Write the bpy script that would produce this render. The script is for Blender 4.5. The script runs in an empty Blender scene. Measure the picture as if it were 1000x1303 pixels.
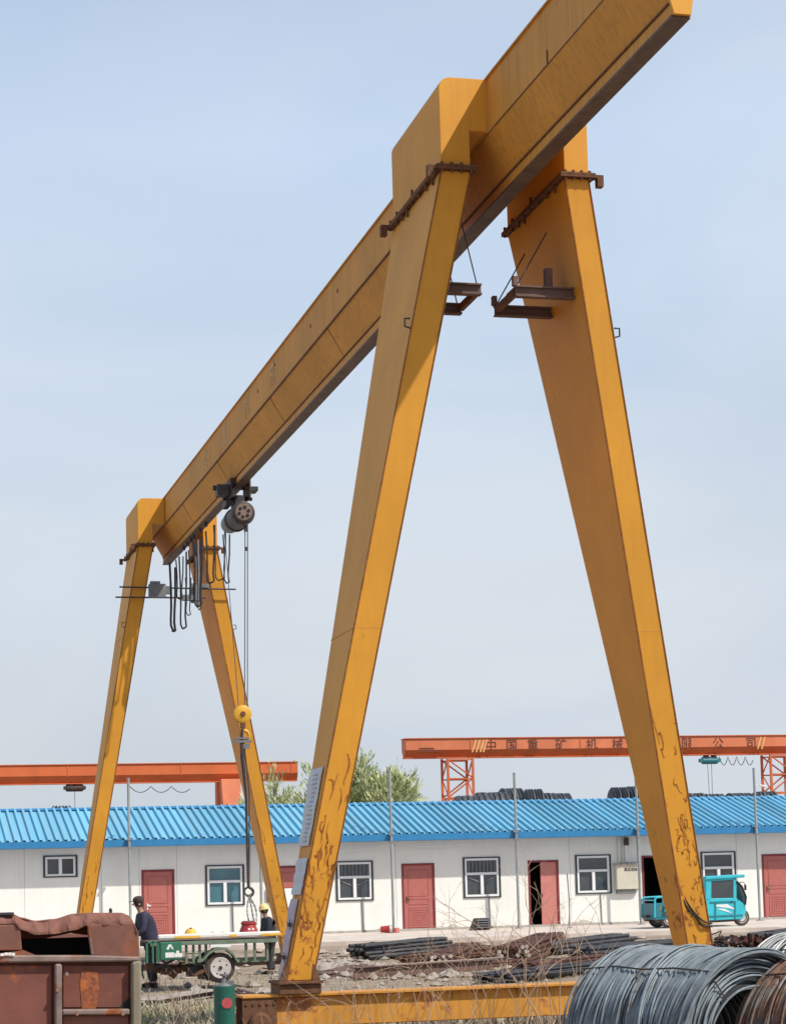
import bpy, bmesh, math, random
from mathutils import Vector, Matrix
random.seed(7)
rad = math.radians
S = bpy.context.scene
COL = S.collection

# ------------------------------------------------------------------ camera
YAW, PITCH, ROLL = .248, .090, -.0275
CAM = Vector((-7.87, -25.67, 1.9)); FPX = 2700.0; PPX, PPY = 500.0, 889.0
sy_, cy_ = math.sin(YAW), math.cos(YAW)
Wv = Vector((sy_*math.cos(PITCH), cy_*math.cos(PITCH), math.sin(PITCH)))
R0 = Vector((cy_, -sy_, 0)); U0 = R0.cross(Wv)
Rv = R0*math.cos(ROLL) + U0*math.sin(ROLL)
Uv = -R0*math.sin(ROLL) + U0*math.cos(ROLL)
cd = bpy.data.cameras.new('camera'); cam = bpy.data.objects.new('camera', cd); COL.objects.link(cam)
m = Matrix((Rv, Uv, -Wv)).transposed().to_4x4(); m.translation = CAM
cam.matrix_world = m
cd.sensor_fit = 'HORIZONTAL'; cd.sensor_width = 36; cd.lens = FPX/1000*36
cd.shift_y = (PPY-651.5)/1000; cd.clip_end = 3000; cd.clip_start = .1
S.camera = cam
S.render.resolution_x = 785; S.render.resolution_y = 1024

# ------------------------------------------------------------------ world, sun, exposure
SUN = Vector((.59, -.60, 1.0)).normalized()
w = bpy.data.worlds.new('World'); S.world = w; w.use_nodes = True
nt = w.node_tree; nt.nodes.clear()
sky = nt.nodes.new('ShaderNodeTexSky'); sky.sky_type = 'NISHITA'; sky.sun_disc = False
sky.sun_elevation = math.asin(SUN.z); sky.sun_rotation = math.atan2(SUN.x, SUN.y)
sky.air_density = 1.0; sky.dust_density = 4.0; sky.ozone_density = 1.5
bg = nt.nodes.new('ShaderNodeBackground'); out = nt.nodes.new('ShaderNodeOutputWorld')
# thin milky overcast veil mixed over the clear sky
tc = nt.nodes.new('ShaderNodeTexCoord'); mp = nt.nodes.new('ShaderNodeMapping')
mp.inputs['Scale'].default_value = (1, 1, 3.5)
nz = nt.nodes.new('ShaderNodeTexNoise'); nz.inputs['Scale'].default_value = 2.2; nz.inputs['Detail'].default_value = 5
nz.inputs['Roughness'].default_value = .45
rp = nt.nodes.new('ShaderNodeValToRGB')
rp.color_ramp.elements[0].position = .3; rp.color_ramp.elements[0].color = (.84,.84,.84,1)
rp.color_ramp.elements[1].position = .75; rp.color_ramp.elements[1].color = (1,1,1,1)
mx = nt.nodes.new('ShaderNodeMix'); mx.data_type = 'RGBA'
sp = nt.nodes.new('ShaderNodeSeparateXYZ'); nt.links.new(tc.outputs['Generated'], sp.inputs[0])
vr = nt.nodes.new('ShaderNodeValToRGB'); ve = vr.color_ramp.elements     # haze: pale low down, bluer and darker overhead
ve[0].position = 0; ve[0].color = (.655,.700,.755,1); ve[1].position = 1; ve[1].color = (.17,.25,.40,1)
for p_, c_ in ((.16,(.60,.69,.80)), (.34,(.585,.71,.885)), (.55,(.36,.47,.65))):
    e_ = ve.new(p_); e_.color = (*c_, 1)
nt.links.new(sp.outputs[2], vr.inputs[0])
n2 = nt.nodes.new('ShaderNodeTexNoise'); n2.inputs['Scale'].default_value = 3.1; n2.inputs['Detail'].default_value = 7; n2.inputs['Roughness'].default_value = .52; n2.inputs['Distortion'].default_value = .6
m2 = nt.nodes.new('ShaderNodeMapping'); m2.inputs['Scale'].default_value = (1, 1, 2.6); m2.inputs['Rotation'].default_value = (.12, .1, .3)
r2 = nt.nodes.new('ShaderNodeValToRGB'); r2.color_ramp.elements[0].position = .30; r2.color_ramp.elements[0].color = (.95,.968,.985,1)
r2.color_ramp.elements[1].position = .66; r2.color_ramp.elements[1].color = (1.15,1.095,1.04,1)
nt.links.new(tc.outputs['Generated'], m2.inputs[0]); nt.links.new(m2.outputs[0], n2.inputs['Vector']); nt.links.new(n2.outputs[0], r2.inputs[0])
cm = nt.nodes.new('ShaderNodeMix'); cm.data_type = 'RGBA'; cm.blend_type = 'MULTIPLY'; cm.inputs[0].default_value = 1
nt.links.new(vr.outputs[0], cm.inputs[6]); nt.links.new(r2.outputs[0], cm.inputs[7])
vm = nt.nodes.new('ShaderNodeVectorMath'); vm.operation = 'SCALE'; vm.inputs[3].default_value = 10.4
nt.links.new(cm.outputs[2], vm.inputs[0]); nt.links.new(vm.outputs[0], mx.inputs[7])
nt.links.new(tc.outputs['Generated'], mp.inputs[0]); nt.links.new(mp.outputs[0], nz.inputs['Vector'])
nt.links.new(nz.outputs[0], rp.inputs[0]); nt.links.new(rp.outputs[0], mx.inputs[0])
nt.links.new(sky.outputs[0], mx.inputs[6]); nt.links.new(mx.outputs[2], bg.inputs[0])
bg.inputs[1].default_value = .10
nt.links.new(bg.outputs[0], out.inputs[0])
sl = bpy.data.lights.new('sun', 'SUN'); so = bpy.data.objects.new('sun', sl); COL.objects.link(so)
sl.energy = 4.5; sl.angle = rad(.9); sl.color = (1, .94, .84)
so.rotation_euler = SUN.to_track_quat('Z', 'Y').to_euler(); so.location = SUN*60
S.view_settings.view_transform = 'Standard'; S.view_settings.look = 'None'
S.view_settings.exposure = 0.0; S.view_settings.gamma = 1

# ------------------------------------------------------------------ helpers
def ray(x, y): return Wv + Rv*((x-PPX)/FPX) - Uv*((y-PPY)/FPX)
def atY(x, y, Y): d = ray(x, y); return CAM + d*((Y-CAM.y)/d.y)
def atD(x, y, D): return CAM + ray(x, y)*D
def atZ(x, y, Z): d = ray(x, y); return CAM + d*((Z-CAM.z)/d.z)

def tag(o, label=None, cat=None, group=None, kind=None):
    if label: o['label'] = label
    if cat: o['category'] = cat
    if group: o['group'] = group
    if kind: o['kind'] = kind
    return o
def thing(name, label, cat, loc=(0,0,0), group=None):
    o = bpy.data.objects.new(name, None); COL.objects.link(o)
    o.empty_display_size = .2; o.location = loc
    return tag(o, label, cat, group)
def world_loc(o):
    v = Vector((0,0,0))
    while o is not None: v += o.location; o = o.parent
    return v

class MB:
    def __init__(s): s.v = []; s.f = []
    def add(s, vs, fs):
        n = len(s.v); s.v += [Vector(p) for p in vs]; s.f += [tuple(i+n for i in f) for f in fs]; return s
    def hexa(s, b, t):          # four bottom, four top (same winding, ccw from above)
        return s.add(list(b)+list(t), [(3,2,1,0),(4,5,6,7),(0,1,5,4),(1,2,6,5),(2,3,7,6),(3,0,4,7)])
    def box(s, x0,x1,y0,y1,z0,z1):
        return s.hexa([(x0,y0,z0),(x1,y0,z0),(x1,y1,z0),(x0,y1,z0)], [(x0,y0,z1),(x1,y0,z1),(x1,y1,z1),(x0,y1,z1)])
    def cbox(s, c, d, M=None):
        c = Vector(c); hx,hy,hz = d[0]/2,d[1]/2,d[2]/2
        pts = [Vector(p) for p in [(-hx,-hy,-hz),(hx,-hy,-hz),(hx,hy,-hz),(-hx,hy,-hz),(-hx,-hy,hz),(hx,-hy,hz),(hx,hy,hz),(-hx,hy,hz)]]
        if M is not None: pts = [M @ p for p in pts]
        pts = [p+c for p in pts]
        return s.hexa(pts[:4], pts[4:])
    def prismY(s, poly, y0, y1):    # poly: list of (x,z)
        n = len(poly)
        vs = [(x,y0,z) for x,z in poly]+[(x,y1,z) for x,z in poly]
        fs = [tuple(range(n)), tuple(range(2*n-1, n-1, -1))]+[(i,i+n,(i+1)%n+n,(i+1)%n) for i in range(n)]
        return s.add(vs, fs)
    def prismX(s, poly, x0, x1):    # poly: list of (y,z)
        n = len(poly)
        vs = [(x0,y,z) for y,z in poly]+[(x1,y,z) for y,z in poly]
        fs = [tuple(range(n)), tuple(range(2*n-1, n-1, -1))]+[(i,i+n,(i+1)%n+n,(i+1)%n) for i in range(n)]
        return s.add(vs, fs)
    def path(s, pts, r, n=8, closed=False):
        pts = [Vector(p) for p in pts]; N = len(pts)
        rs = r if isinstance(r, (list,tuple)) else [r]*N
        base = len(s.v); up = None
        for i, p in enumerate(pts):
            a = pts[(i-1)%N] if (closed or i>0) else p; b = pts[(i+1)%N] if (closed or i<N-1) else p
            d = (b-a); d = d.normalized() if d.length>1e-9 else Vector((0,0,1))
            if up is None:
                up = Vector((0,0,1)) if abs(d.z)<.9 else Vector((1,0,0))
            x = d.cross(up)
            if x.length<1e-6: x = d.orthogonal()
            x.normalize(); y = x.cross(d).normalized(); up = y
            for k in range(n):
                t = 2*math.pi*k/n
                s.v.append(p + (x*math.cos(t)+y*math.sin(t))*rs[i])
        for i in range(N if closed else N-1):
            j = (i+1)%N
            for k in range(n):
                s.f.append((base+i*n+k, base+i*n+(k+1)%n, base+j*n+(k+1)%n, base+j*n+k))
        if not closed:
            s.f.append(tuple(base+k for k in range(n-1,-1,-1))); s.f.append(tuple(base+(N-1)*n+k for k in range(n)))
        return s
    def tube(s, a, b, r, n=10, r2=None): return s.path([a,b], [r, r if r2 is None else r2], n)
    def lathe(s, c, ax, prof, n=24):  # prof: (dist along ax, radius)
        c = Vector(c); ax = Vector(ax).normalized(); x = ax.orthogonal().normalized(); y = ax.cross(x)
        base = len(s.v)
        for h, r in prof:
            for k in range(n):
                t = 2*math.pi*k/n; s.v.append(c+ax*h+(x*math.cos(t)+y*math.sin(t))*max(r,1e-4))
        for i in range(len(prof)-1):
            for k in range(n):
                s.f.append((base+i*n+k, base+i*n+(k+1)%n, base+(i+1)*n+(k+1)%n, base+(i+1)*n+k))
        s.f.append(tuple(base+k for k in range(n-1,-1,-1)))
        e = base+(len(prof)-1)*n; s.f.append(tuple(e+k for k in range(n)))
        return s
    def build_each(s, name, mat, parent=None, **kw):     # every loose piece becomes a part of its own
        par = list(range(len(s.v)))
        def find(a):
            while par[a] != a: par[a] = par[par[a]]; a = par[a]
            return a
        for f in s.f:
            r = find(f[0])
            for i in f[1:]: par[find(i)] = r
        groups = {}
        for f in s.f: groups.setdefault(find(f[0]), []).append(f)
        res = []
        for fs in groups.values():
            ids = sorted({i for f in fs for i in f}); mp_ = {k: n for n, k in enumerate(ids)}
            q = MB(); q.v = [s.v[i] for i in ids]; q.f = [tuple(mp_[i] for i in f) for f in fs]
            res.append(q.build(name, mat, parent, **kw))
        return res
    def build(s, name, mat, parent=None, bevel=0, smooth=False, label=None, seg=1):
        off = world_loc(parent) if parent else Vector((0,0,0))
        me = bpy.data.meshes.new(name); me.from_pydata([v-off for v in s.v], [], s.f)
        bm = bmesh.new(); bm.from_mesh(me); bmesh.ops.recalc_face_normals(bm, faces=bm.faces); bm.to_mesh(me); bm.free()
        me.materials.append(mat)
        o = bpy.data.objects.new(name, me); COL.objects.link(o)
        if parent: o.parent = parent
        if smooth:
            for p in me.polygons: p.use_smooth = True
            try: me.set_sharp_from_angle(angle=rad(42))
            except Exception: pass
        if bevel:
            b = o.modifiers.new('bevel', 'BEVEL'); b.width = bevel; b.segments = seg; b.limit_method = 'ANGLE'; b.angle_limit = rad(35)
        if label: o['label'] = label
        return o

def copy_tree(o, parent=None):
    c = o.copy(); COL.objects.link(c); c.parent = parent
    for ch in list(o.children): copy_tree(ch, c)
    return c

def text(body, size, org, ex, ey, name, mat, parent=None, depth=.004, label=None):
    cu = bpy.data.curves.new(name, 'FONT'); cu.body = body; cu.size = size; cu.extrude = depth
    cu.align_x = 'CENTER'; cu.align_y = 'CENTER'
    t = bpy.data.objects.new('t', cu); COL.objects.link(t); bpy.context.view_layer.update()
    me = bpy.data.meshes.new_from_object(t.evaluated_get(bpy.context.evaluated_depsgraph_get()))
    bpy.data.objects.remove(t)
    ex = Vector(ex).normalized(); ey = Vector(ey).normalized(); ez = ex.cross(ey)
    M = Matrix((ex,ey,ez)).transposed().to_4x4(); M.translation = Vector(org)-(world_loc(parent) if parent else Vector((0,0,0)))
    me.transform(M); me.materials.clear(); me.materials.append(mat)
    o = bpy.data.objects.new(name, me); COL.objects.link(o)
    if parent: o.parent = parent
    if label: o['label'] = label
    return o

def skin(name, verts, edges, radii, mat, parent=None, sub=2, root=0):
    off = world_loc(parent) if parent else Vector((0,0,0))
    me = bpy.data.meshes.new(name); me.from_pydata([Vector(v)-off for v in verts], edges, [])
    o = bpy.data.objects.new(name, me); COL.objects.link(o)
    if parent: o.parent = parent
    bm = bmesh.new(); bm.from_mesh(me); ly = bm.verts.layers.skin.verify(); bm.verts.ensure_lookup_table()
    for i, v in enumerate(bm.verts):
        r = radii[i]; v[ly].radius = r if isinstance(r, tuple) else (r, r); v[ly].use_root = (i==root)
    bm.to_mesh(me); bm.free()
    sm = o.modifiers.new('skin', 'SKIN'); sm.use_smooth_shade = True
    if sub: ss = o.modifiers.new('sub', 'SUBSURF'); ss.levels = sub; ss.render_levels = sub
    me.materials.append(mat)
    return o

# ------------------------------------------------------------------ materials
def mat(name, base, rough=.6, metal=0, var=.12, scale=3.0, rust=0, rustcol=(.16,.055,.02), rscale=2.5, bump=.15, bscale=60,
        stretch=(1,1,1), dirt=0, dirtcol=(.12,.09,.06), zrust=None, spec=.4, streak=0, world=False):
    m = bpy.data.materials.new(name); m.use_nodes = True; nt = m.node_tree; n = nt.nodes; L = nt.links
    bs = n['Principled BSDF']; bs.inputs['Roughness'].default_value = rough; bs.inputs['Metallic'].default_value = metal
    bs.inputs['Specular IOR Level'].default_value = spec
    if world:
        g = n.new('ShaderNodeNewGeometry'); vec = g.outputs['Position']
    else:
        tc = n.new('ShaderNodeTexCoord'); vec = tc.outputs['Object']
    mp = n.new('ShaderNodeMapping'); mp.inputs['Scale'].default_value = stretch; L.new(vec, mp.inputs[0]); v2 = mp.outputs[0]
    def noise(sc, det=5, rg=.6, v=None):
        t = n.new('ShaderNodeTexNoise'); t.inputs['Scale'].default_value = sc; t.inputs['Detail'].default_value = det
        t.inputs['Roughness'].default_value = rg; L.new(v or v2, t.inputs['Vector']); return t.outputs[0]
    def ramp(src, a, b, c0=(0,0,0,1), c1=(1,1,1,1)):
        r = n.new('ShaderNodeValToRGB'); r.color_ramp.elements[0].position = a; r.color_ramp.elements[1].position = b
        r.color_ramp.elements[0].color = c0; r.color_ramp.elements[1].color = c1; L.new(src, r.inputs[0]); return r.outputs[0]
    def mix(f, a, b):
        x = n.new('ShaderNodeMix'); x.data_type = 'RGBA'
        if isinstance(f, float): x.inputs[0].default_value = f
        else: L.new(f, x.inputs[0])
        for i, c in ((6,a),(7,b)):
            if isinstance(c, tuple): x.inputs[i].default_value = (*c[:3],1)
            else: L.new(c, x.inputs[i])
        return x.outputs[2]
    def math_(op, a, b):
        x = n.new('ShaderNodeMath'); x.operation = op; x.use_clamp = True
        for i, c in ((0,a),(1,b)):
            if isinstance(c, (int,float)): x.inputs[i].default_value = c
            else: L.new(c, x.inputs[i])
        return x.outputs[0]
    lo = tuple(c*(1-var) for c in base); hi = tuple(min(1,c*(1+var)) for c in base)
    c = mix(ramp(noise(scale), .3, .7), lo, hi)
    if streak:
        ms = n.new('ShaderNodeMapping'); ms.inputs['Scale'].default_value = (9,9,.35); L.new(vec, ms.inputs[0])
        s = ramp(noise(1.6, 4, .6, ms.outputs[0]), .48, .72)
        c = mix(math_('MULTIPLY', s, streak), c, dirtcol)
    if dirt:
        c = mix(math_('MULTIPLY', ramp(noise(scale*2.3, 8, .7), .45, .75), dirt), c, dirtcol)
    rf = None
    if rust:
        nn = noise(rscale, 9, .68)
        if zrust:      # wear heavier between given heights
            g2 = n.new('ShaderNodeNewGeometry'); sx = n.new('ShaderNodeSeparateXYZ'); L.new(g2.outputs['Position'], sx.inputs[0])
            mr = n.new('ShaderNodeMapRange'); L.new(sx.outputs[2], mr.inputs[0])
            mr.inputs[1].default_value = zrust[0]; mr.inputs[2].default_value = zrust[1]
            mr.inputs[3].default_value = zrust[2]; mr.inputs[4].default_value = 0
            nn = math_('ADD', nn, mr.outputs[0])
        rf = ramp(nn, 1-rust-.04, 1-rust+.03)
        rc = mix(ramp(noise(rscale*6, 6), .35, .65), rustcol, tuple(min(1,q*2.1) for q in rustcol))
        c = mix(rf, c, rc)
        rr = mix(rf, (rough,)*3, (.9,)*3); L.new(rr, bs.inputs['Roughness'])
    L.new(c, bs.inputs['Base Color'])
    if bump:
        b = n.new('ShaderNodeBump'); b.inputs['Strength'].default_value = bump; b.inputs['Distance'].default_value = .01
        L.new(noise(bscale, 6, .6), b.inputs['Height']); L.new(b.outputs[0], bs.inputs['Normal'])
    return m

YEL = (.66,.298,.026)
M = {}
M['yel'] = mat('crane_yellow', YEL, .62, 0, .10, .8, rust=.29, rscale=5.0, zrust=(.6,3.9,.15), rustcol=(.20,.065,.018), streak=.12, dirtcol=(.22,.10,.03), bump=.08, bscale=25, world=True)
M['yelgird'] = mat('girder_yellow', (.61,.280,.042), .68, 0, .12, .6, rust=.30, rscale=2.6, streak=.45, dirtcol=(.25,.12,.04), bump=.08, bscale=20, world=True)
M['yelrust'] = mat('end_beam_yellow', (.60,.27,.04), .55, 0, .15, 2, rust=.40, rscale=2.0, rustcol=(.22,.08,.03), streak=.3, dirtcol=(.2,.09,.03), world=True)
M['rustflange'] = mat('rusty_flange', (.15,.066,.034), .85, .1, .35, 14, dirt=.5)
M['hub_yel'] = mat('hook_yellow', (.68,.36,.04), .45, 0, .1, 6)
M['bead'] = mat('weld_bead',(.26,.11,.03),.8,0,.4,9,rust=.5,world=True)
M['ruststk'] = mat('rust_streak',(.36,.125,.025),.9,0,.45,16,world=True)
M['steel_dk'] = mat('dark_steel', (.055,.052,.055), .55, .3, .3, 8, rust=.42, rustcol=(.11,.05,.03))
M['grey_met'] = mat('grey_machine', (.20,.205,.22), .5, .3, .2, 8, dirt=.4)
M['black'] = mat('black_rubber', (.018,.018,.02), .6, 0, .2, 9)
M['hoist_dk'] = mat('hoist_dark',(.045,.040,.040),.5,.2,.3,6,dirt=.4)
M['hoist_tan'] = mat('hoist_tan',(.22,.15,.12),.6,.1,.2,9,dirt=.4)
M['rope'] = mat('wire_rope', (.10,.10,.11), .5, .5, .2, 30)
M['white_banner'] = mat('banner_cloth', (.62,.64,.68), .8, 0, .08, 3, streak=.25, dirtcol=(.35,.34,.36))
M['pink_banner'] = mat('banner_pink', (.55,.46,.52), .8, 0, .12, 5, dirt=.4, dirtcol=(.28,.20,.26))
M['ink'] = mat('ink_dark', (.06,.05,.06), .8)
M['wall'] = mat('white_panel', (.80,.80,.76), .6, 0, .04, 1.5, streak=.10, dirtcol=(.50,.47,.40), bump=.05, world=True)
M['roof'] = mat('blue_roof', (.16,.44,.61), .5, .0, .20, 1.1, stretch=(1,.06,.06), streak=.0, dirt=.45, dirtcol=(.30,.47,.56), spec=.7, bump=.05, bscale=8, world=True)
M['fascia'] = mat('blue_fascia', (.03,.20,.43), .45, 0, .1, 3)
M['door'] = mat('red_door', (.43,.135,.115), .45, 0, .08, 5, streak=.15, dirtcol=(.3,.12,.1), bump=.1)
M['door_pale'] = mat('red_door_pale', (.55,.20,.17), .45, 0, .08, 5)
M['doorframe'] = mat('door_frame', (.21,.035,.04), .5, 0, .1, 5)
M['winframe'] = mat('window_white', (.78,.79,.80), .4, 0, .03, 5)
M['winrim'] = mat('window_dark_rim', (.04,.045,.05), .5)
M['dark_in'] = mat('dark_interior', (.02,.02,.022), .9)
M['curtain'] = mat('curtain', (.42,.44,.46), .9)
def glass(name, base):
    m_ = mat(name, base, .08, 0, .2, 2.5, spec=.8, bump=0); return m_
M['glass'] = glass('window_glass', (.05,.06,.07)); M['glass_teal'] = glass('window_glass_teal', (.05,.15,.19))
M['pole'] = mat('grey_pole', (.36,.38,.38), .5, .3, .15, 3, streak=.3, dirtcol=(.12,.11,.10), world=True)
M['pipe_dk'] = mat('drain_pipe', (.22,.23,.24), .6, .1, .2, 6)
M['boxcream'] = mat('cream_cabinet', (.60,.56,.46), .5, 0, .06, 6, streak=.15, dirtcol=(.3,.27,.2))
M['concrete'] = mat('apron_concrete', (.62,.54,.48), .9, 0, .14, 1.2, dirt=.35, dirtcol=(.30,.22,.17), bump=.3, world=True)
M['orange'] = mat('crane_orange', (.64,.145,.045), .5, 0, .12, 1.2, rust=.3, rscale=1.2, streak=.2, dirtcol=(.4,.14,.07))
M['orange2'] = mat('crane_orange_faded', (.66,.19,.085), .55, 0, .15, 1.0, streak=.3, dirtcol=(.55,.24,.14))
M['rustbox'] = mat('rusty_sheet', (.235,.098,.070), .75, .05, .30, 2.2, rust=.44, rustcol=(.19,.062,.026), rscale=1.5, dirt=.3, dirtcol=(.10,.07,.07), bump=.3, bscale=12)
M['rustbox2'] = mat('rusty_sheet_orange', (.165,.058,.044), .7, .1, .35, 1.6, rust=.46, rustcol=(.26,.075,.02), rscale=1.1, streak=.5, dirtcol=(.24,.07,.02), bump=.3, bscale=14)
M['postgreen'] = mat('olive_post', (.24,.205,.145), .8, 0, .2, 3, streak=.4, dirtcol=(.14,.10,.06), bump=.4, bscale=20)
M['trimrust'] = mat('worn_trim', (.23,.165,.145), .6, .1, .3, 6, rust=.45)
M['green'] = mat('dull_green', (.03,.155,.095), .5, 0, .15, 5, dirt=.4, dirtcol=(.10,.12,.08), rust=.32)
M['greenpale'] = mat('pale_green', (.15,.20,.145), .6, 0, .2, 5, dirt=.5, dirtcol=(.15,.14,.1))
M['greendk'] = mat('drum_green', (.012,.12,.09), .35, 0, .15, 5, dirt=.25)
M['badge'] = mat('red_badge', (.50,.08,.09), .6, 0, .15, 30)
M['white'] = mat('white_paint', (.78,.77,.74), .5, 0, .06, 6, dirt=.2, dirtcol=(.45,.4,.35))
M['trim_yel'] = mat('rail_yellow', (.72,.42,.06), .5, 0, .1, 5)
M['tyre'] = mat('tyre', (.075,.06,.055), .85, 0, .2, 9, bump=.4)
M['hub'] = mat('wheel_hub', (.55,.50,.47), .5, .1, .12, 7, rust=.3)
M['red'] = mat('red_paint', (.36,.035,.035), .4, 0, .15, 8)
M['aqua'] = mat('tricycle_turquoise', (.04,.50,.60), .35, 0, .10, 4, dirt=.2, dirtcol=(.2,.45,.5))
M['aquadk'] = mat('tricycle_teal', (.02,.20,.26), .45, 0, .15, 5, dirt=.3)
M['skin'] = mat('skin', (.36,.20,.14), .55, 0, .06, 20, bump=0)
M['navy'] = mat('navy_cloth', (.035,.035,.065), .85, 0, .25, 14, bump=.5)
M['navy2'] = mat('dark_blue_cloth', (.03,.035,.05), .85, 0, .25, 14, bump=.5)
M['trouser'] = mat('dark_trousers', (.04,.035,.04), .9, 0, .2, 14, bump=.5)
M['cap'] = mat('brown_cap', (.055,.035,.03), .9, 0, .2, 20)
M['helmet'] = mat('yellow_helmet', (.80,.60,.28), .4, 0, .04, 10)
M['shoe'] = mat('shoe', (.02,.018,.018), .6)
M['wire'] = mat('wire_rod_grey', (.19,.225,.25), .62, .25, .35, 6, rust=.37, rustcol=(.12,.085,.07), rscale=2.6, bump=0)
M['wire2'] = mat('wire_rod_brown', (.21,.175,.155), .55, .4, .4, 6, rust=.50, rustcol=(.15,.085,.06), rscale=2.5, bump=0)
M['wire3'] = mat('wire_rod_pale', (.27,.28,.29), .45, .5, .35, 6, rust=.35, rustcol=(.2,.13,.1), bump=0)
M['coil_in'] = mat('coil_inside', (.05,.055,.06), .7, .3, .3, 6)
M['darkcoil'] = mat('far_coil', (.085,.09,.105), .6, .2, .4, 2.5, stretch=(6,1,1), bump=.5)
M['bar'] = mat('rusty_bar', (.085,.036,.026), .8, .1, .35, 5, bump=.3, world=True)
M['bar_dk'] = mat('dark_bar', (.05,.052,.06), .6, .3, .35, 4, rust=.38, rustcol=(.10,.06,.045), world=True)
M['bar_end'] = mat('cut_steel', (.8,.72,.62), .4, .1)
M['ibeam'] = mat('weathered_beam', (.15,.09,.075), .8, .1, .25, 3, dirt=.4, world=True)
M['stone'] = mat('rubble', (.36,.31,.27), .95, 0, .25, 3, dirt=.4, dirtcol=(.15,.11,.09), bump=.6, bscale=20)
M['twig'] = mat('dry_twig', (.40,.28,.20), .9, 0, .25, 6, bump=0)
M['straw'] = mat('dry_straw', (.40,.345,.25), .9, 0, .3, 3, bump=0, world=True)
M['grassg'] = mat('spring_grass', (.20,.24,.08), .9, 0, .35, 2, bump=0, world=True)
M['bark'] = mat('bark', (.20,.16,.12), .9, 0, .25, 6, bump=.5)
M['leafp'] = mat('pale_leaf', (.50,.52,.26), .7, 0, .35, 1.3, bump=0, world=True)
M['leafg'] = mat('green_leaf', (.40,.45,.17), .7, 0, .35, 1.3, bump=0, world=True)
M['railst'] = mat('rail_steel', (.18,.11,.08), .7, .3, .3, 6)

# ground
def ground_mat():
    m = bpy.data.materials.new('yard_dirt'); m.use_nodes = True; nt = m.node_tree; n = nt.nodes; L = nt.links
    bs = n['Principled BSDF']; bs.inputs['Roughness'].default_value = .95
    g = n.new('ShaderNodeNewGeometry')
    def noise(s, d=8, r=.65):
        t = n.new('ShaderNodeTexNoise'); t.inputs['Scale'].default_value = s; t.inputs['Detail'].default_value = d; t.inputs['Roughness'].default_value = r
        L.new(g.outputs['Position'], t.inputs['Vector']); return t.outputs[0]
    r = n.new('ShaderNodeValToRGB'); cr = r.color_ramp
    cr.elements[0].position = .25; cr.elements[0].color = (.17,.125,.09,1)
    cr.elements[1].position = .75; cr.elements[1].color = (.40,.325,.255,1)
    e = cr.elements.new(.5); e.color = (.32,.26,.195,1)
    L.new(noise(1.1), r.inputs[0])
    r2 = n.new('ShaderNodeValToRGB'); r2.color_ramp.elements[0].position = .35; r2.color_ramp.elements[0].color = (.75,.72,.7,1)
    r2.color_ramp.elements[1].position = .65; r2.color_ramp.elements[1].color = (1.1,1.1,1.1,1); L.new(noise(14), r2.inputs[0])
    x = n.new('ShaderNodeMix'); x.data_type = 'RGBA'; x.blend_type = 'MULTIPLY'; x.inputs[0].default_value = 1
    L.new(r.outputs[0], x.inputs[6]); L.new(r2.outputs[0], x.inputs[7]); L.new(x.outputs[2], bs.inputs['Base Color'])
    b = n.new('ShaderNodeBump'); b.inputs['Strength'].default_value = .8; b.inputs['Distance'].default_value = .05
    L.new(noise(9), b.inputs['Height']); L.new(b.outputs[0], bs.inputs['Normal'])
    return m
def gz(y):
    if y < 27: return 0
    if y < 33: return .40*(y-27)/6
    if y < 38.5: return .40
    return .40
from mathutils import noise as mn
def gh(x, y):
    h = gz(y)
    if -30 < x < 45 and -25 < y < 32.3:
        h += .05*mn.noise(Vector((x*.6, y*.6, 0)))+.03*mn.noise(Vector((x*2.1, y*2.1, 3)))
    return h
mb = MB()
xs = [-900,-300,-100,-45]+[-30+i*.6 for i in range(126)]+[60,100,300,900]
ys = [-400,-120,-50]+[-28+i*.6 for i in range(102)]+[33,38.5,45,60,100,200,500,1200]
ys = sorted(set(ys))
vs = [(x,y,gh(x,y)) for y in ys for x in xs]; nx = len(xs)
mb.add(vs, [(j*nx+i, j*nx+i+1, (j+1)*nx+i+1, (j+1)*nx+i) for j in range(len(ys)-1) for i in range(nx-1)])
tag(mb.build('ground', ground_mat(), smooth=True), kind='structure')

# ------------------------------------------------------------------ building
FY = 39.06; BASE = .60; EZ = 3.42; EY = 38.36; RZ = 4.72; RY = 42.4
BX0, BX1 = -14.0, 34.0
mb = MB()   # sloping concrete apron
n = 60
top = []; 
for i in range(n+1):
    x = BX0-4 + (BX1-BX0+8)*i/n; fy = 32.6+.15*math.sin(i*1.9)+.12*mn.noise(Vector((i*.7,0,0)))
    top.append((x, fy))
vs = []
for x, fy in top: vs += [(x,fy,.30),(x,fy,.50),(x,FY+.02,BASE-.002),(x,FY+.02,.2)]
fs = []
for i in range(n):
    a = i*4; b = a+4
    fs += [(a,b,b+1,a+1),(a+1,b+1,b+2,a+2)]
mb.add(vs, fs)
tag(mb.build('pavement', M['concrete']), kind='structure')

B = thing('long_building', 'long low white panel building with blue ribbed metal roof and red doors', 'building', (8, FY, BASE))
def fx(px, py=1120): return atY(px, py, FY).x
def fz(px, py): return atY(px, py, FY).z
doors = [('open_none',180,222,1107,1187),('hid',350,390,1102,1186),('shut',511,553,1099,1184),('half',672,711,1095,1180),('dark',817,849,1089,1178),('shut',970,1011,1087,1169)]
wins = [(56,98,1089,1117,'small'),(262,310,1101,1153,'teal'),(428,474,1096,1147,'bars'),(590,636,1091,1143,'bars'),(733,777,1088,1138,'plain'),(893,936,1084,1135,'plain')]
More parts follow.
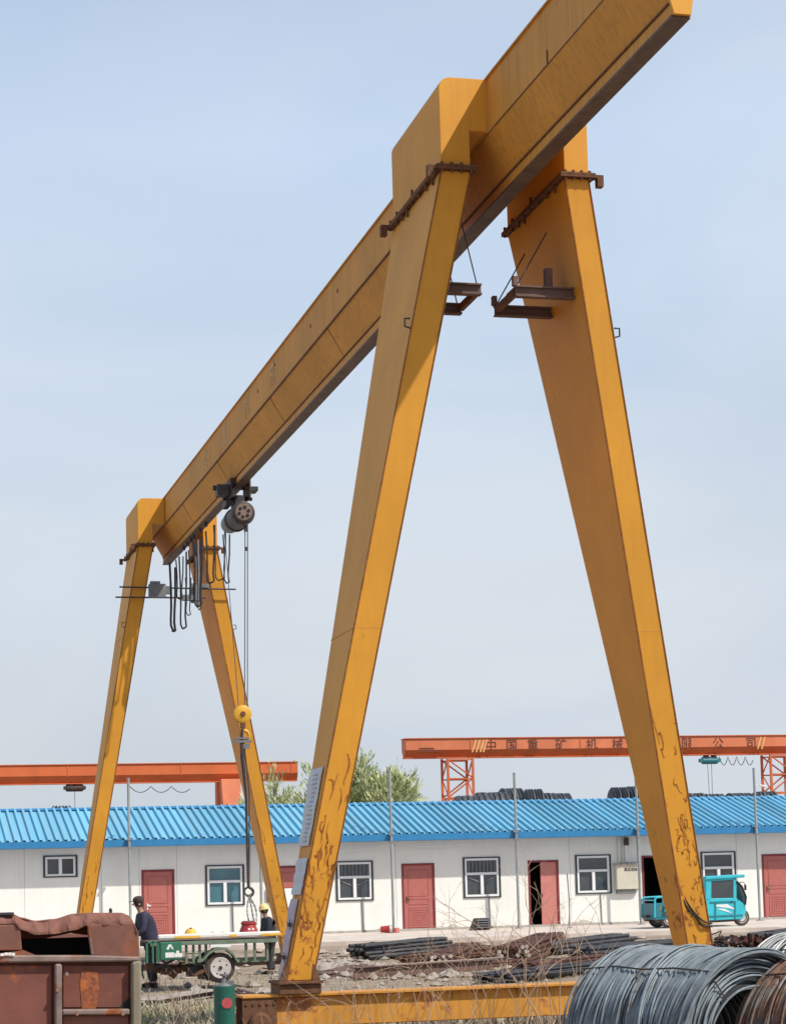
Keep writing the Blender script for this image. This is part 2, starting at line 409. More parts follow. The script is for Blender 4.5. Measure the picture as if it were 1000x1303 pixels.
# facade as one wall mesh with real openings: rows of rectangles between the openings
ops = []
for k,x0,x1,y0,y1 in doors: ops.append((fx(x0),fx(x1),BASE-.01,fz((x0+x1)/2,y0)))
for x0,x1,y0,y1,k in wins: ops.append((fx(x0),fx(x1),fz((x0+x1)/2,y1),fz((x0+x1)/2,y0)))
ops.sort()
mb = MB(); x = BX0; TH = .12
for a,b,z0,z1 in ops:
    mb.box(x,a,FY,FY+TH,BASE-.3,EZ+.22)
    mb.box(a,b,FY,FY+TH,z1,EZ+.22)
    if z0 > BASE+.1: mb.box(a,b,FY,FY+TH,BASE-.3,z0)
    x = b
mb.box(x,BX1,FY,FY+TH,BASE-.3,EZ+.22)
BY1 = 46.4
mb.box(BX0,BX1,BY1,BY1+TH,BASE-.3,EZ+.22)
for xx in (BX0, BX1-TH): mb.prismX([(FY+TH,BASE-.3),(BY1,BASE-.3),(BY1,EZ+.25),(RY,RZ-.12),(FY+TH,EZ+.25)], xx, xx+TH)
mb.build('wall', M['wall'], B)
# thin panel joint strips on the wall
mb = MB()
x = BX0+.6
while x < BX1:
    if not any(a-.05<x<b+.05 for a,b,_,_ in ops): mb.box(x,x+.012,FY-.004,FY,BASE+.12,EZ)
    x += 1.15
mb.build_each('panel_joint', M['curtain'], B)
mb = MB(); mb.box(BX0,BX1,FY-.03,FY-.004,BASE-.05,BASE+.07); mb.build('plinth', mat('plinth', (.42,.40,.37), .9, 0,.15,3,dirt=.4), B)
q=MB(); rs=random.Random(8); x=BX0
while x<BX1:
    wv=rs.uniform(.3,1.4)
    if not any(a-.1<x+wv and x<b+.1 and z0<BASE+.1 for a,b,z0,_ in ops):
        n0=len(q.v); k=6
        for i in range(k+1): xx=x+wv*i/k; q.v += [Vector((xx,FY-.002,BASE+.07)),Vector((xx,FY-.002,BASE+.09+rs.uniform(.02,.16)*(1-abs(2*i/k-1))))]
        for i in range(k): q.f.append((n0+2*i,n0+2*i+2,n0+2*i+3,n0+2*i+1))
    x+=wv+rs.uniform(.1,1.2)
for o_ in q.build_each('splash_stain', mat('splash_dirt',(.55,.50,.42),.9,0,.2,5), B): pass
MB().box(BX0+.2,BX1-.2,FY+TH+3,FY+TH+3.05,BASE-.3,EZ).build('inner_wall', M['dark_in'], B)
# interior floor, keeps rooms dark
# roof: ribbed sheet
mb = MB(); prof = []
x = BX0-.3; P_ = .245
while x < BX1+.3:
    prof += [(x,0),(x+.140,0),(x+.155,.085),(x+.225,.085)]; x += P_
sl_ = (RZ-(EZ+.16))/(RY-EY)
vs = []; 
for px_,h in prof: vs += [(px_,EY,EZ+.16+h),(px_,RY,RZ+h),(px_,BY1+.6,EZ+.16+h)]
fs = []
for i in range(len(prof)-1):
    a=i*3;b=a+3; fs += [(a,b,b+1,a+1),(a+1,b+1,b+2,a+2)]
mb.add(vs, fs)
rf = mb.build('roof', M['roof'], B)
mb = MB()
mb.prismX([(EY-.01,EZ),(EY+.03,EZ),(EY+.03,EZ+.19),(EY-.01,EZ+.20)], BX0-.35, BX1+.35)
mb.prismX([(EY+.03,EZ),(FY,EZ),(FY,EZ+.02),(EY+.03,EZ+.02)], BX0-.35, BX1+.35)
mb.build('fascia', M['fascia'], rf)
mb = MB(); mb.prismX([(RY-.2,RZ+.0),(RY,RZ+.065),(RY+.2,RZ+.0),(RY+.2,RZ-.02),(RY,RZ+.045),(RY-.2,RZ-.02)], BX0-.35, BX1+.35)
mb.build('ridge_cap', M['fascia'], rf)

def make_door(k, x0, x1, zt):
    f = MB(); FW = .065
    f.box(x0,x0+FW,FY-.02,FY+.10,BASE,zt); f.box(x1-FW,x1,FY-.02,FY+.10,BASE,zt); f.box(x0+FW,x1-FW,FY-.02,FY+.10,zt-FW,zt)
    d = f.build('door', M['doorframe'], B, bevel=.006)
    a, b, t = x0+FW, x1-FW, zt-FW
    if k in ('half','dark'):
        if k == 'half':
            lf = MB(); lf.box(a+(b-a)*.40,b,FY+.015,FY+.05,BASE+.02,t); lf.build('door_leaf', M['door_pale'], d, bevel=.005, label='pale red door leaf standing half open')
            MB().box(a+(b-a)*.43,a+(b-a)*.46,FY-.0,FY+.012,BASE+.95,BASE+1.05).build('handle', M['steel_dk'], d)
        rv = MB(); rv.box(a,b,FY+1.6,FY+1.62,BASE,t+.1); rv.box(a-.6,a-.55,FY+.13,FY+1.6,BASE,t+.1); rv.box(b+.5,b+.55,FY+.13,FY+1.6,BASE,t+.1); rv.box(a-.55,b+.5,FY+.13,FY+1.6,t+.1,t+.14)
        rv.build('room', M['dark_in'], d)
        return
    lf = MB(); lf.box(a,b,FY+.01,FY+.05,BASE+.02,t)
    W_ = b-a; H_ = t-BASE
    def ring(u0,u1,v0,v1,th=.02):   # raised moulding
        X0,X1,Z0,Z1 = a+W_*u0,a+W_*u1,BASE+H_*v0,BASE+H_*v1
        lf.box(X0,X1,FY-.004,FY+.01,Z0,Z0+th); lf.box(X0,X1,FY-.004,FY+.01,Z1-th,Z1)
        lf.box(X0,X0+th,FY-.004,FY+.01,Z0+th,Z1-th); lf.box(X1-th,X1,FY-.004,FY+.01,Z0+th,Z1-th)
    ring(.15,.85,.53,.93); ring(.15,.85,.40,.49); ring(.15,.85,.05,.36)
    for q in range(4):
        ring(.24+.08*q,.76-.08*q,.09+.035*q,.32-.035*q,.012)
    lf.build('door_leaf', M['door'], d, bevel=.004)
    h = MB(); hx = a+W_*(.1 if k!='open_none' else .12); h.box(hx-.02,hx+.02,FY-.02,FY+.01,BASE+H_*.44,BASE+H_*.53); h.box(hx,hx+.1,FY-.05,FY-.02,BASE+H_*.49,BASE+H_*.51)
    h.build('handle', M['winframe'] if k!='shut' else M['trimrust'], d)
for k,x0,x1,y0,y1 in doors: make_door(k, fx(x0), fx(x1), fz((x0+x1)/2,y0))

def make_win(x0,x1,z0,z1,kind):
    r = MB(); t=.035
    for (a,b,c,d) in ((x0,x1,z0,z0+t),(x0,x1,z1-t,z1),(x0,x0+t,z0+t,z1-t),(x1-t,x1,z0+t,z1-t)): r.box(a-(.02 if a==x0 else 0),b+(.02 if b==x1 else 0),FY-.035,FY+.06,c,d)
    o = r.build('window', M['winrim'], B)
    a,b,c,d = x0+t,x1-t,z0+t,z1-t; q=.07
    f = MB(); f.box(a,b,FY-.02,FY+.05,c,c+q); f.box(a,b,FY-.02,FY+.05,d-q,d); f.box(a,a+q,FY-.02,FY+.05,c+q,d-q); f.box(b-q,b,FY-.02,FY+.05,c+q,d-q)
    if kind=='small': f.box((a+b)/2-.05,(a+b)/2+.05,FY-.02,FY+.05,c+q,d-q); zm=None
    else:
        zm = c+(d-c)*.60; f.box(a+q,b-q,FY-.02,FY+.05,zm-.04,zm+.04); f.box((a+b)/2-.05,(a+b)/2+.05,FY-.03,FY+.05,c+q,zm-.04)
    f.build('frame', M['winframe'], o, bevel=.008)
    MB().box(a+q*.5,b-q*.5,FY+.052,FY+.06,c+q*.5,d-q*.5).build('pane', M['glass_teal'] if kind=='teal' else M['glass'], o)
    if kind=='bars':
        g = MB(); nb=8
        for i in range(nb): xx=a+q+(b-a-2*q)*(i+.5)/nb; g.box(xx-.009,xx+.009,FY-.01,FY+.008,zm+.04,d-q)
        mx_=(a+b)/2
        g.tube((a+q,FY+.03,zm-.1),(mx_-.1,FY+.03,zm-.25),.012,5); g.tube((b-q,FY+.03,zm-.1),(mx_+.1,FY+.03,zm-.25),.012,5)
        g.build_each('window_bar', M['pipe_dk'], o)
    if kind in('plain','small'):
        g = MB(); 
        for i in range(5): xx=a+q+(b-a-2*q)*(.1+.2*i); g.box(xx,xx+.035,FY+.062,FY+.066,c+q,d-q)
        g.build_each('curtain', M['curtain'], o)
    if kind!='small':
        s = MB(); mx_=x0+(x1-x0)*.68; s.path([(mx_,FY-.02,z0),(mx_+.02,FY-.02,BASE+.06),(mx_+.08,FY-.12,BASE+.01)],.017,8)
        s.build('drain_pipe', M['pipe_dk'], o)
for x0,x1,y0,y1,k in wins: make_win(fx(x0),fx(x1),fz((x0+x1)/2,y1),fz((x0+x1)/2,y0),k)

# poles in front of the eaves
pl = ['first grey steel pole rising past the blue eaves from the left','thin grey pole just left of the far crane leg foot','grey steel pole between the barred window and the closed middle door','grey steel pole just left of the half open door','grey pole beside the cream cabinet and dark doorway','grey pole with small camera near the right edge of the roof']
for i,(x,yt,yb) in enumerate(((164.5,992,1182),(331,1028,1182),(498,982,1188),(657,985,1186),(812,983,1180),(963,979,1174))):
    y0 = EY-.10; a = atY(x,1075,y0); tz = atY(x,yt,y0).z; bz=.50+(y0-32.6)*.0155
    p = thing('steel_pole', pl[i], 'pole', (a.x,y0,bz), 'steel poles along the eaves of the long building')
    q = MB(); q.tube((a.x,y0,bz),(a.x,y0,tz),.042,10); q.lathe((a.x,y0,tz),(0,0,1),[(0,.05),(.03,.05),(.04,.02)],10)
    q.build('post', M['pole'], p, smooth=True)
    q = MB(); q.box(a.x-.09,a.x+.09,y0-.055,y0+.085,EZ+.18,EZ+.22); q.box(a.x-.07,a.x+.07,y0-.055,y0+.085,EZ-.06,EZ-.01); q.build('clamp', M['pipe_dk'], p)
    MB().cbox((a.x,y0,bz+.01),(.2,.2,.02)).build('base_plate', M['pipe_dk'], p)
    if i==5:
        c = MB(); c.path([(a.x,y0,tz-.55),(a.x+.10,y0-.02,tz-.52),(a.x+.2,y0-.05,tz-.53)],.012,6); c.lathe((a.x+.16,y0-.05,tz-.53),(1,-.3,-.25),[(0,.03),(.2,.035),(.22,.02)],10)
        c.build('camera_head', M['white'], p)
# thin conduit standing near apron edge
a = atZ(723,1196,.5)
p = thing('thin_conduit', 'thin dark upright conduit between half open door and the right window', 'pipe', (a.x,37.2,.55))
zt = atY(724,1112,37.2).z; xx=atY(724,1160,37.2).x
MB().path([(xx,37.2,.56),(xx+.02,37.2,1.4),(xx-.02,37.2,zt)],.02,6).build('rod', M['pipe_dk'], p); MB().cbox((xx,37.2,.57),(.12,.12,.03)).build('foot_plate', M['pipe_dk'], p)
# power cabinet
x0,x1=fx(781),fx(812); z1,z0=fz(796,1101),fz(796,1132)
p = thing('power_cabinet', 'cream metal power cabinet with dark lettering fixed on the white wall', 'cabinet', ((x0+x1)/2,FY-.1,z0))
MB().box(x0,x1,FY-.20,FY-.006,z0,z1).build('case', M['boxcream'], p, bevel=.01)
MB().prismX([(FY-.25,z1+.004),(FY-.006,z1+.004),(FY-.006,z1+.07)],x0-.03,x1+.03).build('canopy', M['boxcream'], p)
MB().prismX([(FY-.14,z0-.11),(FY-.01,z0-.14),(FY-.01,z0-.004),(FY-.14,z0-.004)],x0+.05,x1-.14).build('bracket', M['pipe_dk'], p)
text('高压危险',.115,((x0+x1)/2+.1,FY-.206,z1-.16),(1,0,0),(0,0,1),'lettering',M['ink'],p)
text('配电箱 配电',.11,((x0+x1)/2,FY-.256,z1+.035),(1,0,0),(0,0,1),'lettering',M['ink'],p)
q = MB()
for dx in (-.27,-.13): q.tube(((x0+x1)/2+dx,FY-.03,z1+.07),((x0+x1)/2+dx,FY-.03,EZ-.02),.015,6)
q.build_each('cable', M['boxcream'], p)
MB().box((x0+x1)/2-.02,(x0+x1)/2+.05,FY-.08,FY-.02,z1+.1,EZ-.3).build('cable_duct', M['winframe'], p)
MB().box((x0+x1)/2-.04,(x0+x1)/2+.09,FY-.14,FY-.02,EZ-.3,EZ-.05).build('insulator', M['steel_dk'], p)
# slack cable under the eaves
q = MB(); 
A_=atY(402,1083,FY-.25);B_=atY(500,1072,FY-.25);C_=atY(600,1072,FY-.25)
pts=[]
for s0,s1,sag in ((A_,B_,.12),(B_,C_,.14)):
    for i in range(10): t=i/10; pts.append(s0.lerp(s1,t)-Vector((0,0,sag*4*t*(1-t))))
q.path(pts,.016,6); tag(q.build('slack_cable', M['winframe']), 'white slack cable looping under the blue eaves', 'cable')
# white sheet and brown board near the hidden door
x0,x1=fx(356),fx(380)
q=MB(); q.hexa([(x0,FY-.35,BASE-.01),(x1,FY-.35,BASE-.01),(x1,FY-.31,BASE-.01),(x0,FY-.31,BASE-.01)],[(x0,FY-.10,fz(368,1131)),(x1,FY-.10,fz(368,1131)),(x1,FY-.06,fz(368,1131)),(x0,FY-.06,fz(368,1131))])
tag(q.build('white_board', M['white']), 'white board leaning against the red door behind the crane legs', 'board')
x0,x1=fx(339),fx(350)
q=thing('wall_box','small brown box on the wall just left of the far crane leg','box',(x0,FY,fz(345,1149)))
MB().box(x0,x1,FY-.1,FY-.006,fz(345,1149),fz(345,1129)).build('box_body',M['trimrust'],q,bevel=.01); MB().box(x0+.03,x1-.03,FY-.115,FY-.102,fz(345,1149)+.06,fz(345,1129)-.04).build('lid',M['steel_dk'],q)
# things on the apron by the wall
a = atZ(612,1184,.57)
q=thing('black_crate','slanted black crate on the pavement below the barred window','crate',(a.x,37.9,.58))
x0,x1=atY(600,1184,37.9).x,atY(622,1184,37.9).x
MB().hexa([(x0,37.7,.585),(x1,37.7,.585),(x1,38.2,.585),(x0,38.2,.585)],[(x0+.15,37.8,.95),(x1,37.8,.95),(x1,38.2,.95),(x0+.15,38.2,.95)]).build('crate_body',M['steel_dk'],q,bevel=.02)
g=MB(); [g.box(x0+.12,x1-.03,37.66+.02*i,37.70+.02*i,.66+.07*i,.68+.07*i) for i in range(4)]; g.build('slat',M['pipe_dk'],q)
c=atY(492,1187,38.0)
q=thing('red_bucket','small red bucket lying by the pole foot beside the closed middle door','bucket',(c.x,38,.58))
MB().lathe((c.x-.22,37.9,.70),(1,-.25,0),[(0,.09),(.28,.12),(.285,.10),(.02,.07)],16).build('bucket_body',M['red'],q,smooth=True)
MB().path([(c.x+.05,37.72,.74+.1*math.sin(t)) if 0 else (c.x+.06+.1*math.sin(t),37.8+.02,.70+.12*math.cos(t)) for t in [i*math.pi/8 for i in range(9)]],.008,6).build('handle',M['steel_dk'],q)
MB().lathe((c.x+.28,37.9,.585),(0,0,1),[(0,.10),(.14,.11),(.15,.08)],12).build('tin',M['door_pale'],q)

# ------------------------------------------------------------------ big yellow gantry crane
G = thing('gantry_crane', 'tall yellow A-frame gantry crane with tapering box legs towering over the yard', 'gantry crane', (0,0,0))
T_, b_ = 1.2, .22
frames = {
 'near': dict(Y=0.0,  L=((-2.85,-2.52,.83),(-.88,-.50,10.75)), R=((2.39,2.73,.78),(.72,1.04,10.74)), Xc=.08),
 'far':  dict(Y=28.1, L=((-2.75,-2.42,.36),(-1.04,-.67,10.70)), R=((2.64,2.96,.36),(.61,.97,10.64)), Xc=-.03),
}
ZB,ZS,ZK,ZT = 10.56,10.74,11.22,11.91
for fn,fr in frames.items():
    Y=fr['Y']
    for side in 'LR':
        (x0,x1,z0),(X0,X1,Z1)=fr[side]
        q=MB(); q.hexa([(x0,Y-b_,z0),(x1,Y-b_,z0),(x1,Y+b_,z0),(x0,Y+b_,z0)],[(X0,Y-T_,Z1-.03),(X1,Y-T_,Z1-.03),(X1,Y+T_,Z1-.03),(X0,Y+T_,Z1-.03)])
        leg=q.build('leg', M['yel'], G, bevel=.012, label='%s %s leg'%(fn,'left' if side=='L' else 'right'))
        # seam bands and lifting lugs
        q=MB(); 
        for t in ((.43,) if fn=='near' else (.78,)):
            xa=x0+(X0-x0)*t; xb=x1+(X1-x1)*t; yb=b_+(T_-b_)*t; z=z0+(Z1-z0)*t
            q.box(xa-.003,xb+.003,Y-yb-.003,Y+yb+.003,z,z+.012)
        q.build_each('weld_seam', M['yelgird'], leg)
        q=MB(); sx=1 if side=='R' else -1; t=.80; xe=(x1+(X1-x1)*t) if side=='R' else (x0+(X0-x0)*t); z=z0+(Z1-z0)*t
        q.path([(xe,Y-1.0,z),(xe+.07*sx,Y-1.0,z+.02),(xe+.07*sx,Y-1.0,z+.12),(xe,Y-1.0,z+.12)],.012,6)
        q.build('lug', M['steel_dk'], leg)
        # weld beads along the front corners, rust scrawls near the foot
        for bx0,bx1 in ((x0,X0),(x1,X1)):
            MB().tube((bx0,Y-b_-.001,z0+.01),(bx1,Y-T_-.001,Z1-.05),.010 if fn=='near' else .013,5).build('weld_bead', M['bead'], leg)
        rs=random.Random(41 if side=='L' else 57)
        q=MB()
        for k in range(34 if fn=='near' else 8):
            t=abs(rs.gauss(.0,.085 if side=='L' else .13))+ (.02 if k%3 else .12)
            if t>.33: continue
            u=rs.uniform(.15,.95); sl=(T_-b_); w0=x1-x0
            def fp(t,u): return Vector((x0+(X0-x0)*t+u*w0, Y-(b_+sl*t)-.003, z0+(Z1-z0)*t))
            pts=[]; tt,uu=t,u
            for j in range(rs.randint(4,8)):
                pts.append((tt,min(.97,max(.03,uu)))); tt+=rs.uniform(-.004,.012); uu+=rs.uniform(-.11,.09)
            wd=[rs.uniform(.015,.055)*(1-.8*abs(2*j/(len(pts)-1)-1)) for j in range(len(pts))]
            n0=len(q.v)
            for (a,b2),w2 in zip(pts,wd): q.v += [fp(a,max(.01,b2-w2)),fp(a+.001,min(.99,b2+w2))]
            for j in range(len(pts)-1): q.f.append((n0+2*j,n0+2*j+1,n0+2*j+3,n0+2*j+2))
        q.build_each('rust_streak', M['ruststk'], leg)
        # foot flange + gussets
        q=MB(); q.box(x0-.12,x1+.10,Y-.34,Y+.34,z0-.035,z0); q.box(x0-.10,x1+.08,Y-.30,Y+.30,z0-.155,z0-.04)
        for gx in (x0-.10,x1+.085):
            s1 = 1 if gx<x0 else -1
            q.prismY([(gx,z0+.001),(gx+.10*s1,z0+.001),(gx+.10*s1,z0+.28)],Y-.24,Y-.22)
        q.build('foot_flange', M['rustflange'], leg, bevel=.004)
        # joint flange pair with bolts at the top
        q=MB()
        q.box(X0-.07,X1+.07,Y-T_-.07,Y+T_+.07,Z1-.028,Z1-.002); q.box(X0-.07,X1+.07,Y-T_-.07,Y+T_+.07,Z1+.002,Z1+.03)
        for k in range(4):
            bx=X0+(X1-X0)*k/3; q.lathe((bx,Y-T_-.04,Z1-.06),(0,0,1),[(0,.02),(.12,.02)],6)
        for k in range(9):
            by=Y-T_+2*T_*k/8+.05*math.sin(k*5.1)
            for bx in (X0-.04,X1+.04): q.lathe((bx,by,Z1-.05-.03*((k*3)%4)),(0,0,1),[(0,.018),(.10+.04*((k*5)%3),.018)],6)
        # end bracket (hook plates at outer corners)
        for yy in (Y-T_,Y+T_):
            ox = X0-.07 if side=='L' else X1+.07; s1=-1 if side=='L' else 1
            q.box(min(ox,ox+.11*s1),max(ox,ox+.11*s1),yy-.05,yy+.05,Z1-.025,Z1+.015)
            q.box(min(ox+.03*s1,ox+.11*s1),max(ox+.03*s1,ox+.11*s1),yy-.05,yy+.05,Z1-.13,Z1-.026)
        q.build('joint_flange', M['rustflange'], leg)
    # saddles: gamma-shaped boxes rising from leg tops to clasp the girder
    ztop = ZT-.02+(.02 if fn=='near' else .0)
    for side in 'LR':
        X0,X1,Z1=fr[side][1]; sg=-1 if side=='L' else 1
        xo = X0 if side=='L' else X1; xi = X1 if side=='L' else X0
        xg = fr['Xc']+sg*.332
        zk = 11.24
        r=.15; poly=[(xo,Z1+.031)]
        for k in range(6):
            a=math.pi/2*k/5; poly.append((xo-sg*(r-r*math.cos(a)), ztop-r+r*math.sin(a)))
        poly += [(xg,ztop),(xg,zk),(xi,zk),(xi,Z1+.031)]
        q=MB().prismY(poly,Y-T_,Y+T_); sd=q.build('saddle', M['yel'], G, bevel=.006)
        # edge trims (seam lines) on front
        q=MB(); q.box(min(xg,xg-sg*-.03),max(xg,xg-sg*-.03),Y-T_-.02,Y+T_+.02,zk-.02,ztop+.012)
        q.build('saddle_rim', M['yelgird'], sd)
# girder
def gx(Y): return .092+(-.09)*Y/28.1 if Y>0 else .092-.01*Y*.6
def gdz(Y): return -.012*max(0,-Y-1.5)
ysec=[-6.55,-1.5,0,7,14,21,28.1,29.25]
hw=.355
sec=lambda c:[(c-.082,ZS),(c+.082,ZS),(c+hw,ZK),(c+hw,ZT),(c-hw,ZT),(c-hw,ZK)]
q=MB(); 
for i,Yv in enumerate(ysec):
    c=gx(Yv)
    for (x,z) in sec(c): q.v.append(Vector((x,Yv,z+gdz(Yv))))
for i in range(len(ysec)-1):
    for k in range(6): q.f.append((i*6+k,i*6+(k+1)%6,(i+1)*6+(k+1)%6,(i+1)*6+k))
# slanted far end: push lower corners back
q.f.append((5,4,3,2,1,0)); e=(len(ysec)-1)*6; q.f.append(tuple(e+k for k in range(6)))
gird=q.build('girder', M['yelgird'], G)
q=MB()   # lower track: web + bottom flange
for i,Yv in enumerate(ysec):
    c=gx(Yv); d=gdz(Yv)
    for (x,z) in ((c-.088,ZB+.032),(c-.04,ZB+.032),(c+.04,ZB+.032),(c+.088,ZB+.032),(c+.078,ZS-.002),(c+.04,ZS-.002),(c-.04,ZS-.002),(c-.078,ZS-.002)):
        q.v.append(Vector((x,Yv,z+d)))
for i in range(len(ysec)-1):
    for k in range(8): q.f.append((i*8+k,i*8+(k+1)%8,(i+1)*8+(k+1)%8,(i+1)*8+k))
q.f.append(tuple(range(7,-1,-1))); e=(len(ysec)-1)*8; q.f.append(tuple(e+k for k in range(8)))
q.build('track_web', M['yelgird'], gird)
q=MB()
for i in range(len(ysec)-1):
    a,b2=ysec[i],ysec[i+1]; ca,cb=gx(a),gx(b2); da,db=gdz(a),gdz(b2)
    for j,Yv in ((0,a),):
        pass
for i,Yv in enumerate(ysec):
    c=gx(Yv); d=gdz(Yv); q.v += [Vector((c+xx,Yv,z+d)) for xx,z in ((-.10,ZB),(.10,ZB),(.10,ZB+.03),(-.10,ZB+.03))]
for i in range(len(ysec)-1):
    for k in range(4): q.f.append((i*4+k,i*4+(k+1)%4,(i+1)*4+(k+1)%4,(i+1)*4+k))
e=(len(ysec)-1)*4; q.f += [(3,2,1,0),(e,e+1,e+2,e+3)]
q.build('track_flange', mat('shaded_greasy_flange',(.13,.078,.055),.6,.2,.3,3,dirt=.5,dirtcol=(.04,.03,.03)), gird)  # dark colour paints in the shade under the track, along with running grease
q=MB()   # edge strips: top flange lip, kink seam, vertical splice bars
for (dx,z,wd,hh) in ((-hw,ZT-.01,.03,.02),(hw,ZT-.01,.03,.02)):
    for i in range(len(ysec)-1):
        a,b2=ysec[i],ysec[i+1]; ca,cb=gx(a)+dx,gx(b2)+dx; da,db=gdz(a),gdz(b2)
        q.hexa([(ca-wd,a,z+da),(ca+wd,a,z+da),(cb+wd,b2,z+db),(cb-wd,b2,z+db)],[(ca-wd,a,z+hh+da),(ca+wd,a,z+hh+da),(cb+wd,b2,z+hh+db),(cb-wd,b2,z+hh+db)])
q.build('top_lip', M['yelgird'], gird)
q=MB()
for i in range(len(ysec)-1):
    a,b2=ysec[i],ysec[i+1]; ca,cb=gx(a)-hw,gx(b2)-hw; da,db=gdz(a),gdz(b2)
    if b2>0: q.hexa([(ca-.022,a,ZK-.012+da),(ca+.002,a,ZK-.012+da),(cb+.002,b2,ZK-.012+db),(cb-.022,b2,ZK-.012+db)],[(ca-.022,a,ZK+.012+da),(ca+.002,a,ZK+.012+da),(cb+.002,b2,ZK+.012+db),(cb-.022,b2,ZK+.012+db)]); continue
    q.hexa([(ca-.004,a,ZK-.005+da),(ca+.002,a,ZK-.005+da),(cb+.002,b2,ZK-.009+db),(cb-.006,b2,ZK-.009+db)],[(ca-.004,a,ZK+.005+da),(ca+.002,a,ZK+.005+da),(cb+.002,b2,ZK+.009+db),(cb-.006,b2,ZK+.009+db)])
for i in range(len(ysec)-1):
    a,b2=ysec[i],ysec[i+1]; ca,cb=gx(a)-.082,gx(b2)-.082; da,db=gdz(a),gdz(b2)
    q.hexa([(ca-.018,a,ZS-.012+da),(ca+.002,a,ZS-.012+da),(cb+.002,b2,ZS-.012+db),(cb-.018,b2,ZS-.012+db)],[(ca-.018,a,ZS+.006+da),(ca+.002,a,ZS+.006+da),(cb+.002,b2,ZS+.006+db),(cb-.018,b2,ZS+.006+db)])
for part_ in q.build_each('seam_strip', M['rustflange'], gird): pass
q=MB()
for Yv in (-5.2,-3.4,3,8,13,19,24):
    c=gx(Yv)-hw; q.hexa([(gx(Yv)-.086,Yv,ZS),(gx(Yv)-.07,Yv,ZS),(gx(Yv)-.07,Yv+.012,ZS),(gx(Yv)-.086,Yv+.012,ZS)],[(c-.004,Yv,ZK-.01),(c+.01,Yv,ZK-.01),(c+.01,Yv+.012,ZK-.01),(c-.004,Yv+.012,ZK-.01)])
q.box(gx(-3.5)-hw-.012,gx(-3.5)-hw,-3.52,-3.50,ZK-.03,ZK+.14)
q.build_each('splice_line', M['rustflange'], gird)
q=MB()
for Yv,zz in ((9.3,11.6),(12.5,11.72),(14.2,11.62),(18.5,11.24),(7.2,11.62),(21,11.23)):
    q.lathe((gx(Yv)-hw-.006,Yv,zz),(1,0,0),[(0,.035),(.02,.035)],10)
q.build_each('vent_hole', M['dark_in'], gird)
MB().lathe((gx(-6.1)-.035,-6.1,ZS-.02),(1,0,0),[(-.02,.07),(.01,.07)],10).build('stop_block', M['rustflange'], gird)
# end plate in bright yellow
c=gx(-6.55); d=gdz(-6.55)
q=MB().prismY([(c-.09,ZB+.02+d),(c+.09,ZB+.02+d),(c+.19,ZK+d),(c+.36,ZK+.25+d),(c+.36,ZT+.03+d),(c-.36,ZT+.03+d),(c-.36,ZK+.15+d),(c-.19,ZS+.2+d)],-6.60,-6.555)
q.build('end_plate', M['yel'], gird)
# faded lettering
fl=mat('faded_letter',(.60,.36,.13),.6,0,.1,3)
for i,ch in enumerate('起重机械'):
    Yv=20.6-2.6*i
    text(ch,.55,(gx(Yv)-hw-.004,Yv,11.58),(0,-1,0),(0,0,1),'faded_letter',fl,gird,depth=.002)
# diagonal end gusset at far end, pinched taper
# end beams (bogies) and wheels
for fn,Y in (('near',0.0),('far',28.1)):
    q=MB(); xa,xb=-2.98,3.1
    zt=.655 if fn=='near' else .19; wz=zt-.415
    q.box(xa,xb,Y-.17,Y+.17,zt-.38,zt-.012)
    ym=M['yelrust'] if fn=='near' else M['ibeam']
    eb=q.build('end_beam', ym, G, bevel=.01, label=None)
    MB().box(xa-.42,xb+.42,Y-.25,Y+.25,zt-.012,zt+.018).build('top_plate', ym, eb, bevel=.004)
    q=MB(); xx=xa-.3
    while xx<xb+.3:
        if xa<xx<xb: q.prismX([(Y-.245,zt-.013),(Y-.171,zt-.013),(Y-.171,zt-.12)],xx,xx+.012)
        xx+=.42
    q.build_each('stiffener', ym, eb)
    for x,sg in ((xa-.20,-1),(xb+.20,1)):
        wm=MB().lathe((x,Y-.07,wz),(0,1,0),[(0,.17),(.02,.21),(.04,.18),(.10,.18),(.12,.21),(.14,.17)],28)
        wh=wm.build('wheel', M['steel_dk'], eb, smooth=True)
        MB().lathe((x,Y-.20,wz),(0,1,0),[(0,.05),(.40,.05)],12).build('axle', M['rustflange'], wh)
        h=MB()
        for yy in (Y-.23,Y+.21): h.prismY([(x-.22,zt-.455),(x+.20,zt-.455),(x+.20,zt-.014),(x-.22,zt-.014)],yy,yy+.02)
        h.box(x-.21,x+.19,Y-.20,Y-.16,zt-.20,zt-.17); h.box(x-.05,x+.05,Y-.27,Y-.232,zt-.33,zt-.19)
        for k in range(5): h.lathe((x-.17+.085*k,Y-.245,zt-.08),(0,1,0),[(0,.02),(.02,.02)],8)
        h.build_each('wheel_housing', M['rustflange'], eb)
        gm=MB().lathe((x+.02*sg,Y-.36,zt-.31),(0,1,0),[(0,.10),(.02,.13),(.12,.13),(.13,.09)],16); gm.build('drive_gear', M['rustflange'], eb)
